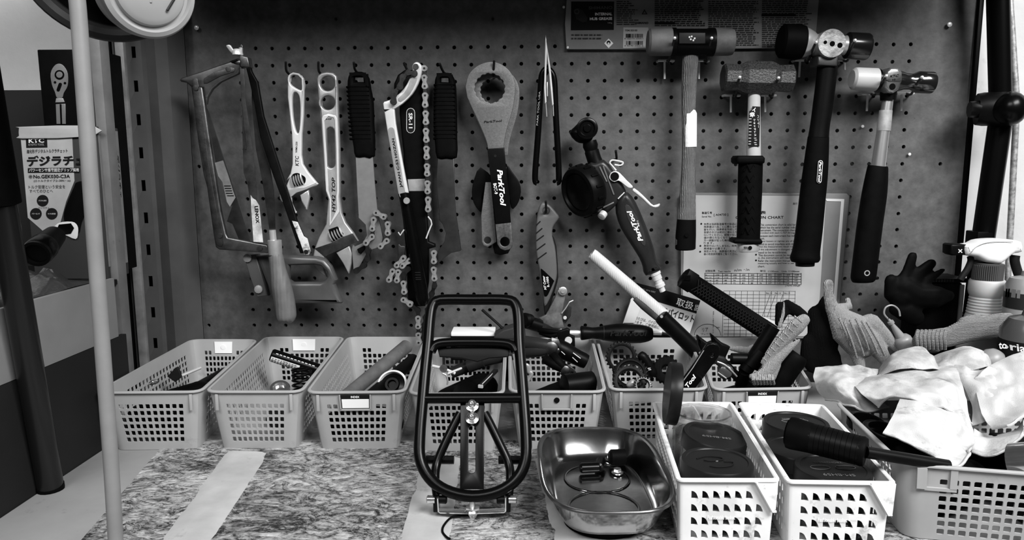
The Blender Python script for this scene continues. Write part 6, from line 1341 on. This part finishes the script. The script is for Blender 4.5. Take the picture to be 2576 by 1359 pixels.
for i in range(9):
    x = 1290 - 55 * i; y = 330 + 66 * i; w_ = 90 - 6 * i; p = r3(x - w_ * .5, y - w_ * .5, x + w_ * .6, y + w_ * .5); tube('knit_rib', [P(*p[0], Y - .012), P((p[0][0] + p[1][0]) / 2, (p[0][1] + p[1][1]) / 2, Y - .0165 + i * .0005), P(*p[1], Y - .012)], .0010, knit, t, 6)
blob('dark_palm', gl(r3, Y + .02, [(1060, 150, 70), (1080, 260, 90), (1040, 380, 60)], [(1140, 120, 60), (1260, 220, 90), (1360, 290, 80)]), dknit, t, .002, 3)
blob1('work_glove', 'black glove slumped behind the white gloves at right', 'glove', gl(r3, -.11, [(1540, 250, 130), (1600, 450, 190), (1650, 650, 190), (1600, 850, 170)], [(1650, 60, 60), (1600, 200, 90)], [(1450, 620, 120), (1450, 800, 140), (1500, 950, 120)], [(1700, 800, 150), (1720, 1000, 170)]), dknit, .003)
tag(blob('cotton_cuff', gl(r3, -.13, [(400, 715, 30), (520, 730, 55), (640, 745, 60), (700, 690, 40)]), knit, None, .0016, 3), 'white knitted cuff lying behind the black T handle', 'glove')
multi('n', [], knit) if False else None
t = thing('paper_tag', 'striped white tag showing behind the checkered handle', 'tag', P(1940, 815, -.045)); plate('tag', r3(720, 250, 1010, 370, 1030, 420, 910, 420, 700, 280), -.045, .001, paper, t, 0); multi('stripe', [box_geo(P(*p, -.0455), (.016, .0003, .0010), Matrix.Rotation(.38, 3, 'Y')) for p in r3(830, 320, 850, 345, 870, 370, 900, 395, 930, 410)], ink, t, 0)
# black rubber glove on a black case
Y = -.075
blob1('rubber_glove', 'black rubber glove with raised fingers in front of pegboard corner', 'glove', gl(rb_, Y, [(395, 285, 44), (350, 420, 50), (300, 520, 70)], [(555, 350, 50), (450, 430, 60), (380, 560, 80)], [(655, 405, 26), (540, 480, 45), (440, 580, 70)], [(210, 490, 60), (220, 600, 80), (300, 640, 110)], [(300, 560, 110), (420, 640, 120), (600, 640, 110), (700, 630, 60)], [(240, 740, 60), (330, 760, 90), (420, 820, 80)]), blk, .0026)
t = thing('black_case', 'glossy black case with pale edge under the rubber glove', 'case', (P(2370, 800, -.05).x, -.06, 0))
cx0, cx1 = P(2312, 760, -.06).x, P(2418, 760, -.06).x; slab('body', cx0, cx1, -.06, -.012, .0004, P(2400, 712, -.06).z, blkp, .003, t); slab('lid', cx0 - .003, cx1 + .006, -.064, -.011, P(2400, 711, -.06).z, P(2400, 700, -.06).z, blks, .002, t); slab('edge_trim', cx1 - .004, cx1 + .002, -.0625, -.058, .01, P(2400, 716, -.06).z, mat('worn grey edge', .12, .35, .5), .001, t)
multi('embossed_mark', [box_geo((cx0 + .012 + .004 * i, -.0643, P(2400, 705, -.06).z), (.0025, .0006, .004)) for i in range(9)], dark, t, 0)
# grey knitted glove
Y = -.165
t = thing('work_glove', 'grey knitted glove with ribbed cuff lying over the bottles', 'glove', P(2440, 890, Y))
blob('glove', gl(rb_, Y, [(460, 1010, 85), (560, 1000, 100), (700, 980, 100), (860, 920, 120), (1000, 900, 120), (1160, 870, 115), (1290, 830, 70)], [(820, 850, 50), (930, 830, 60), (1040, 880, 60)], [(1150, 950, 60), (1250, 880, 60), (1320, 830, 40)], [(470, 1060, 60), (600, 1070, 50)]), knit2, t, .002, 3)
for i in range(8):
    p = rb_(440 + 34 * i, 925, 430 + 34 * i, 1080); pts = [P(*p[0], Y - .008), P(p[0][0] - 4, (p[0][1] * 2 + p[1][1]) / 3, Y - .016), P(p[0][0] - 3, (p[0][1] + 2 * p[1][1]) / 3, Y - .018), P(*p[1], Y - .012)]; tube('cuff_rib', crom(pts, 3, False), .0026, knit2, t, 8)
# squeeze bottle
plg = mat('milky squeeze plastic', .22, .4, var=(15, .85, 1.1)); Y = -.135
t = thing('squeeze_bottle', 'small squeeze bottle with pointed nozzle tilted behind the rag', 'bottle', P(*rb_(330, 1080)[0], Y)); a, b = P(*rb_(330, 1040)[0], Y), P(*rb_(195, 835)[0], Y); d = b - a; L_ = d.length; k1 = .2944 * pxs(Y)
lathe('bottle', [(-.06, 0), (-.06, 72 * k1), (-.01, 74 * k1), (L_ * .18, 74 * k1), (L_ * .28, 60 * k1), (L_ * .34, 34 * k1)], a, d, plg, t, 28); lathe('nozzle', [(L_ * .33, 38 * k1), (L_ * .55, 30 * k1), (L_ * .85, 16 * k1), (L_ * .86, 26 * k1), (L_ * .95, 26 * k1), (L_ * .97, 14 * k1), (L_ * 1.05, 9 * k1)], a, d, plg, t, 18)
tube('cap_tether', crom([P(*p, Y - .002) for p in rb_(180, 820, 150, 780, 160, 730, 200, 708, 240, 715, 275, 750, 285, 800)], 4, False), .0012, plg, t, 6)
# spray bottle
Y = -.11; k1 = .2944 * pxs(Y); t = thing('spray_bottle', 'white trigger spray bottle with ribbed cap at the right edge', 'spray bottle', (P(2478, 800, Y).x, Y, 0)); bp = mat('white translucent bottle', .42, .4, var=(12, .9, 1.05), sss=.1)
def ax_(zx, zy): return P(*rb_(zx, zy)[0], Y)
top, bot_ = ax_(1050, 345), ax_(1000, 830); dz = V((0, 0, -1)); 
pr = [(0, 100), (.001, 118), (145, 118), (150, 110)]
c = ax_(1045, 345); u_ = lambda q: q * k1
lathe('cap', [(0, u_(105)), (.0006, u_(116)), (u_(145), u_(118)), (u_(150), u_(110))], c, (-.03, 0, -1), mat('grey ribbed cap', .055, .45), t, 40)
for i in range(26): a_ = math.pi + math.pi * i / 25; box('cap_rib', c + V((math.cos(a_) * u_(117.5) - .002, math.sin(a_) * u_(117.5), -u_(75))), (.0012, .0012, u_(125)), mat('grey ribbed cap', .055, .45), t)
prof = [(u_(140), u_(100)), (u_(142), u_(128)), (u_(160), u_(138)), (u_(230), u_(140)), (u_(262), u_(134)), (u_(285), u_(124))]
for i in range(7): prof += [(u_(290 + 25 * i), u_(121 + 2.6 * i)), (u_(302 + 25 * i), u_(127 + 2.6 * i))]
prof += [(u_(480), u_(150)), (u_(560), u_(175)), (u_(640), u_(185)), (c.z - .004, u_(185)), (c.z - .0006, u_(175)), (c.z - .0006, 0)]
lathe('bottle', prof, c, (0, 0, -1), bp, t, 36)
plate('trigger_head', crom(rb_(858, 205, 900, 195, 950, 188, 1000, 162, 1080, 150, 1180, 147, 1260, 155, 1345, 168, 1350, 255, 1285, 268, 1235, 305, 1165, 360, 1090, 352, 1030, 340, 960, 300, 890, 290, 862, 270), 2), Y - .017, .034, mat('white sprayer head', .72, .35), t, .008, bres=3)
tube('head_seam', crom([P(*p, Y - .0172) for p in rb_(890, 262, 930, 215, 1000, 180, 1100, 165, 1250, 165)], 3, False), .0005, grey, t, 6)
plate('nozzle', rb_(720, 195, 735, 184, 860, 190, 862, 280, 740, 284, 718, 270), Y - .011, .022, blks, t, .003)
for a in ((785, 230, 815, 258), (815, 230, 785, 258)): tube('nozzle_mark', [P(*p, Y - .0115) for p in rb_(*a)], .0006, white, t, 6)
tube('trigger', crom([P(*p, Y) for p in rb_(885, 290, 890, 330, 860, 400, 825, 450, 800, 490)], 3, False), .0042, dark, t, 10); tube('hose_tail', crom([P(*p, Y) for p in rb_(1270, 280, 1265, 330, 1290, 420, 1320, 490)], 3, False), .006, dark, t, 10)
# bottles at the very edge
def wrap(o, axis, r):
    base = origin(o.parent)
    for v in o.data.vertices:
        dx = max(-r * .98, min(r * .98, v.co.x + base.x - axis.x)); v.co.y = axis.y - math.sqrt(r * r - dx * dx) - base.y
    return o
Y = -.16; t = thing('label_bottle', 'grey bottle with dark printed label cut by the right edge', 'bottle', (P(2585, 720, Y).x, Y, 0)); c = P(2585, 690, Y); k2 = pxs(Y)
lathe('body', [(-8 * k2, 0), (-8 * k2, 12 * k2), (4 * k2, 14 * k2), (10 * k2, 36 * k2), (30 * k2, 46 * k2), (c.z - .0006, 46 * k2), (c.z - .0006, 0)], c, (0, 0, -1), mat('grey bottle', .22, .4), t, 36); lathe('label', [(45 * k2, 46.5 * k2), (85 * k2, 46.5 * k2)], c, (0, 0, -1), mat('dark bottle label', .02, .4), t, 36); wrap(multi('print_line', [box_geo(P(2551 + 6 * i, 742, Y - .02), (.0022, .0002, .011)) for i in range(4)], lgrey, t, 0), c, 46.9 * k2)
Y = -.225; t = thing('dark_bottle', 'dark round bottle with white lettering cut by the right edge', 'bottle', (P(2590, 880, Y).x, Y, 0)); c = P(2592, 780, Y); k2 = pxs(Y)
lathe('body', [(0, 0), (0, 14 * k2), (14 * k2, 18 * k2), (22 * k2, 44 * k2), (50 * k2, 62 * k2), (c.z - .0006, 62 * k2), (c.z - .0006, 0)], c, (0, 0, -1), mat('smoky brown bottle', .06, .25), t, 36); lathe('label', [(75 * k2, 62.6 * k2), (160 * k2, 62.6 * k2)], c, (0, 0, -1), ink, t, 36); wrap(text('lettering', 'toria', (2541, 889), (2583, 888), 18, Y - 55 * k2, white, t, .02), c, 63.2 * k2)
Y = -.235; t = thing('dispenser_cap', 'grey domed bottle cap poking out behind the rag', 'cap', P(2500, 915, Y)); c = P(2497, 905, Y); k2 = pxs(Y)
lathe('dome', [(-30 * k2, 0), (-30 * k2, 30 * k2), (0, 31 * k2), (12 * k2, 27 * k2), (24 * k2, 16 * k2), (28 * k2, 0)], c, (.25, -.35, .8), plg, t, 28); lathe('collar', [(-14 * k2, 31 * k2), (-12 * k2, 33.5 * k2), (-4 * k2, 33.5 * k2), (-2 * k2, 31 * k2)], c, (.25, -.35, .8), lgrey, t, 28)
# ------------------------------------------------------------ contents of the wide basket
t = thing('black_box', 'black glossy box inside the wide grey basket at right', 'box', (.44, -.44, .005)); slab('body', .40, .50, -.49, -.40, .004, .072, blkp, .003, t); slab('lid_seam', .3995, .5005, -.4905, -.3995, .055, .058, dark, .0005, t)
t = thing('steel_ring', 'bright steel ring lying on the black box at right edge', 'ring', P(2565, 1170, -.50)); lathe('band', [(-.008, .016), (-.008, .019), (.008, .019), (.008, .016), (-.008, .016)], P(2578, 1168, -.49), (.5, -.6, .3), hw, t, 28)
for i, p in enumerate(((2150, 1062), (2190, 1085))): 
    c = B(*p, .066); o = lathe('black_ring', [(-.004, .014), (-.004, .019), (.004, .020), (.005, .018), (.005, .0145), (-.004, .014)], (c.x + .012, c.y, .064), (.1, -.2, 1), blkp, None, 32); tag(o, ['glossy black ring at the back corner of the wide basket', 'glossy black ring nearer the ribbed bar in the wide basket'][i], 'ring')
blob1('black_filling', 'black cloth bundle filling the wide grey basket under the rag', 'rag', [([(.315, -.445, .03), (.35, -.44, .036), (.37, -.42, .03)], [.025, .028, .024], .9), ([(.31, -.38, .028), (.36, -.36, .034), (.42, -.36, .03)], [.026, .032, .028], .9), ([(.46, -.37, .03), (.51, -.36, .03)], [.026, .026], .9), ([(.3, -.40, .03), (.33, -.34, .03)], [.025, .025])], blk)
# ------------------------------------------------------------ white rag: folded sheets of one cloth
rag_m = mat('white cotton rag', .46, .9, spec=.05, dirt=[(9, .50, .70, .22), (22, .56, .72, .15)], bump=(900, .25), sheen=0)  # grey blotches also put soft fold shading into the cloth's colour
def patch(rows_, n=26, k=7, wr=.0022, seed=0):
    R_ = []
    for r_ in rows_:
        p3 = [P(*rc_(a[0], a[1])[0], a[2]) for a in r_]; c = crom(p3, 10, False); L_ = [0]
        for i in range(1, len(c)): L_.append(L_[-1] + (c[i] - c[i - 1]).length)
        o = []
        for j in range(n + 1):
            s = L_[-1] * j / n; i = 0
            while i < len(L_) - 2 and L_[i + 1] < s: i += 1
            f_ = (s - L_[i]) / max(1e-9, L_[i + 1] - L_[i]); o.append(c[i].lerp(c[i + 1], f_))
        R_.append(o)
    cols_ = [crom([R_[i][j] for i in range(len(R_))], k, False) for j in range(n + 1)]; m_ = len(cols_[0]); vs = []; fs = []
    for j in range(n + 1):
        for i in range(m_):
            p = cols_[j][i].copy(); q = p * 38 + V((seed, 0, seed * 2)); e = min(1, 4 * min(j, n - j) / n + .25)
            q2 = V((q.x * .55 + q.z * .4, q.y * .5, q.z * .9)); p += V((0, -1, .7)) * (wr * e * 2.3 * (noise.noise(q) + .6 * noise.noise(q * 2.3) + 1.1 * (.5 - abs(noise.noise(q2 * 1.6))) + .35 * (.5 - abs(noise.noise(q2 * 4))))); vs.append(p)
    for j in range(n):
        for i in range(m_ - 1): a = j * m_ + i; fs.append((a, a + 1, a + m_ + 1, a + m_))
    HEMS.append([vs[j * m_ + m_ - 1].copy() for j in range(n + 1)])
    return vs, fs
HEMS = []
g = [
 patch([[(60, 492, -.245), (180, 486, -.25), (300, 486, -.255), (380, 498, -.26)], [(52, 545, -.262), (170, 520, -.275), (290, 525, -.278), (370, 530, -.272)], [(62, 575, -.275), (150, 560, -.30), (260, 565, -.305), (330, 575, -.30)], [(78, 610, -.285), (160, 600, -.315), (260, 620, -.325), (380, 640, -.32)], [(110, 655, -.295), (220, 680, -.325), (330, 708, -.335), (430, 690, -.33)]], seed=1, wr=.0035),
 patch([[(355, 530, -.245), (420, 470, -.235), (520, 425, -.235), (620, 440, -.240), (690, 500, -.25)], [(372, 508, -.25), (440, 428, -.245), (530, 394, -.245), (620, 402, -.25), (690, 492, -.26)], [(380, 520, -.268), (450, 460, -.278), (540, 440, -.28), (630, 455, -.28), (690, 498, -.275)], [(370, 535, -.285), (460, 505, -.295), (560, 495, -.30), (690, 502, -.29)]], seed=2),
 patch([[(640, 440, -.225), (740, 400, -.225), (850, 385, -.225), (920, 420, -.235), (948, 475, -.25)], [(660, 465, -.245), (760, 425, -.255), (850, 408, -.26), (915, 435, -.262), (946, 480, -.265)], [(690, 500, -.28), (780, 500, -.29), (860, 500, -.29), (940, 485, -.28)]], seed=3),
 patch([[(235, 575, -.30), (330, 540, -.29), (480, 510, -.28), (620, 495, -.275), (760, 478, -.272)], [(265, 590, -.325), (380, 580, -.33), (520, 560, -.33), (650, 540, -.325), (780, 520, -.315)], [(300, 630, -.34), (400, 640, -.355), (520, 620, -.37), (680, 620, -.37), (810, 610, -.35)], [(380, 690, -.35), (440, 640, -.365), (560, 660, -.385), (700, 705, -.395), (845, 775, -.385)]], n=34, seed=4, wr=.003),
 patch([[(490, 635, -.365), (580, 650, -.378), (700, 695, -.390), (800, 725, -.392), (850, 790, -.385)], [(465, 700, -.405), (560, 730, -.418), (680, 760, -.425), (780, 790, -.425), (862, 830, -.41)], [(430, 770, -.435), (540, 810, -.445), (650, 860, -.455), (760, 900, -.455), (858, 870, -.435)], [(402, 818, -.448), (520, 865, -.46), (620, 920, -.472), (750, 995, -.482), (800, 960, -.475), (850, 895, -.455)]], n=34, seed=5, wr=.0025),
 patch([[(760, 478, -.272), (830, 500, -.285), (880, 510, -.28), (950, 480, -.27)], [(800, 570, -.315), (840, 560, -.32), (890, 530, -.31), (960, 490, -.29)], [(850, 690, -.355), (880, 680, -.36), (930, 640, -.355), (1000, 600, -.345)], [(850, 780, -.385), (900, 770, -.385), (960, 740, -.38), (1060, 720, -.375)]], seed=6),
 patch([[(850, 560, -.315), (900, 505, -.30), (1000, 450, -.285), (1130, 400, -.275)], [(870, 620, -.345), (950, 600, -.345), (1050, 560, -.335), (1160, 520, -.33)], [(900, 720, -.385), (980, 720, -.392), (1080, 690, -.39), (1170, 660, -.385)], [(950, 800, -.415), (1020, 790, -.425), (1090, 745, -.42), (1170, 720, -.41)]], seed=7, wr=.003),
 patch([[(860, 800, -.40), (920, 830, -.405), (1000, 830, -.41), (1080, 800, -.41), (1110, 740, -.40)], [(858, 850, -.42), (930, 870, -.43), (1010, 860, -.44), (1085, 830, -.435), (1112, 780, -.425)], [(850, 915, -.445), (930, 935, -.455), (1000, 915, -.455), (1060, 870, -.45), (1105, 830, -.44)]], seed=8, wr=.002),
]
vs = []; fs = []
for v_, f_ in g: o_ = len(vs); vs += v_; fs += [tuple(i + o_ for i in q) for q in f_]
t = thing('white_rag', 'crumpled white cotton rag heaped over the wide grey basket', 'rag', P(2350, 1180, -.40)); raw('cloth', vs, fs, rag_m, t, 80, solid=.0009)
for h_ in (HEMS[0], HEMS[3], HEMS[4], HEMS[6], HEMS[7]): tube('hem', h_, .0013, rag_m, t, 6)
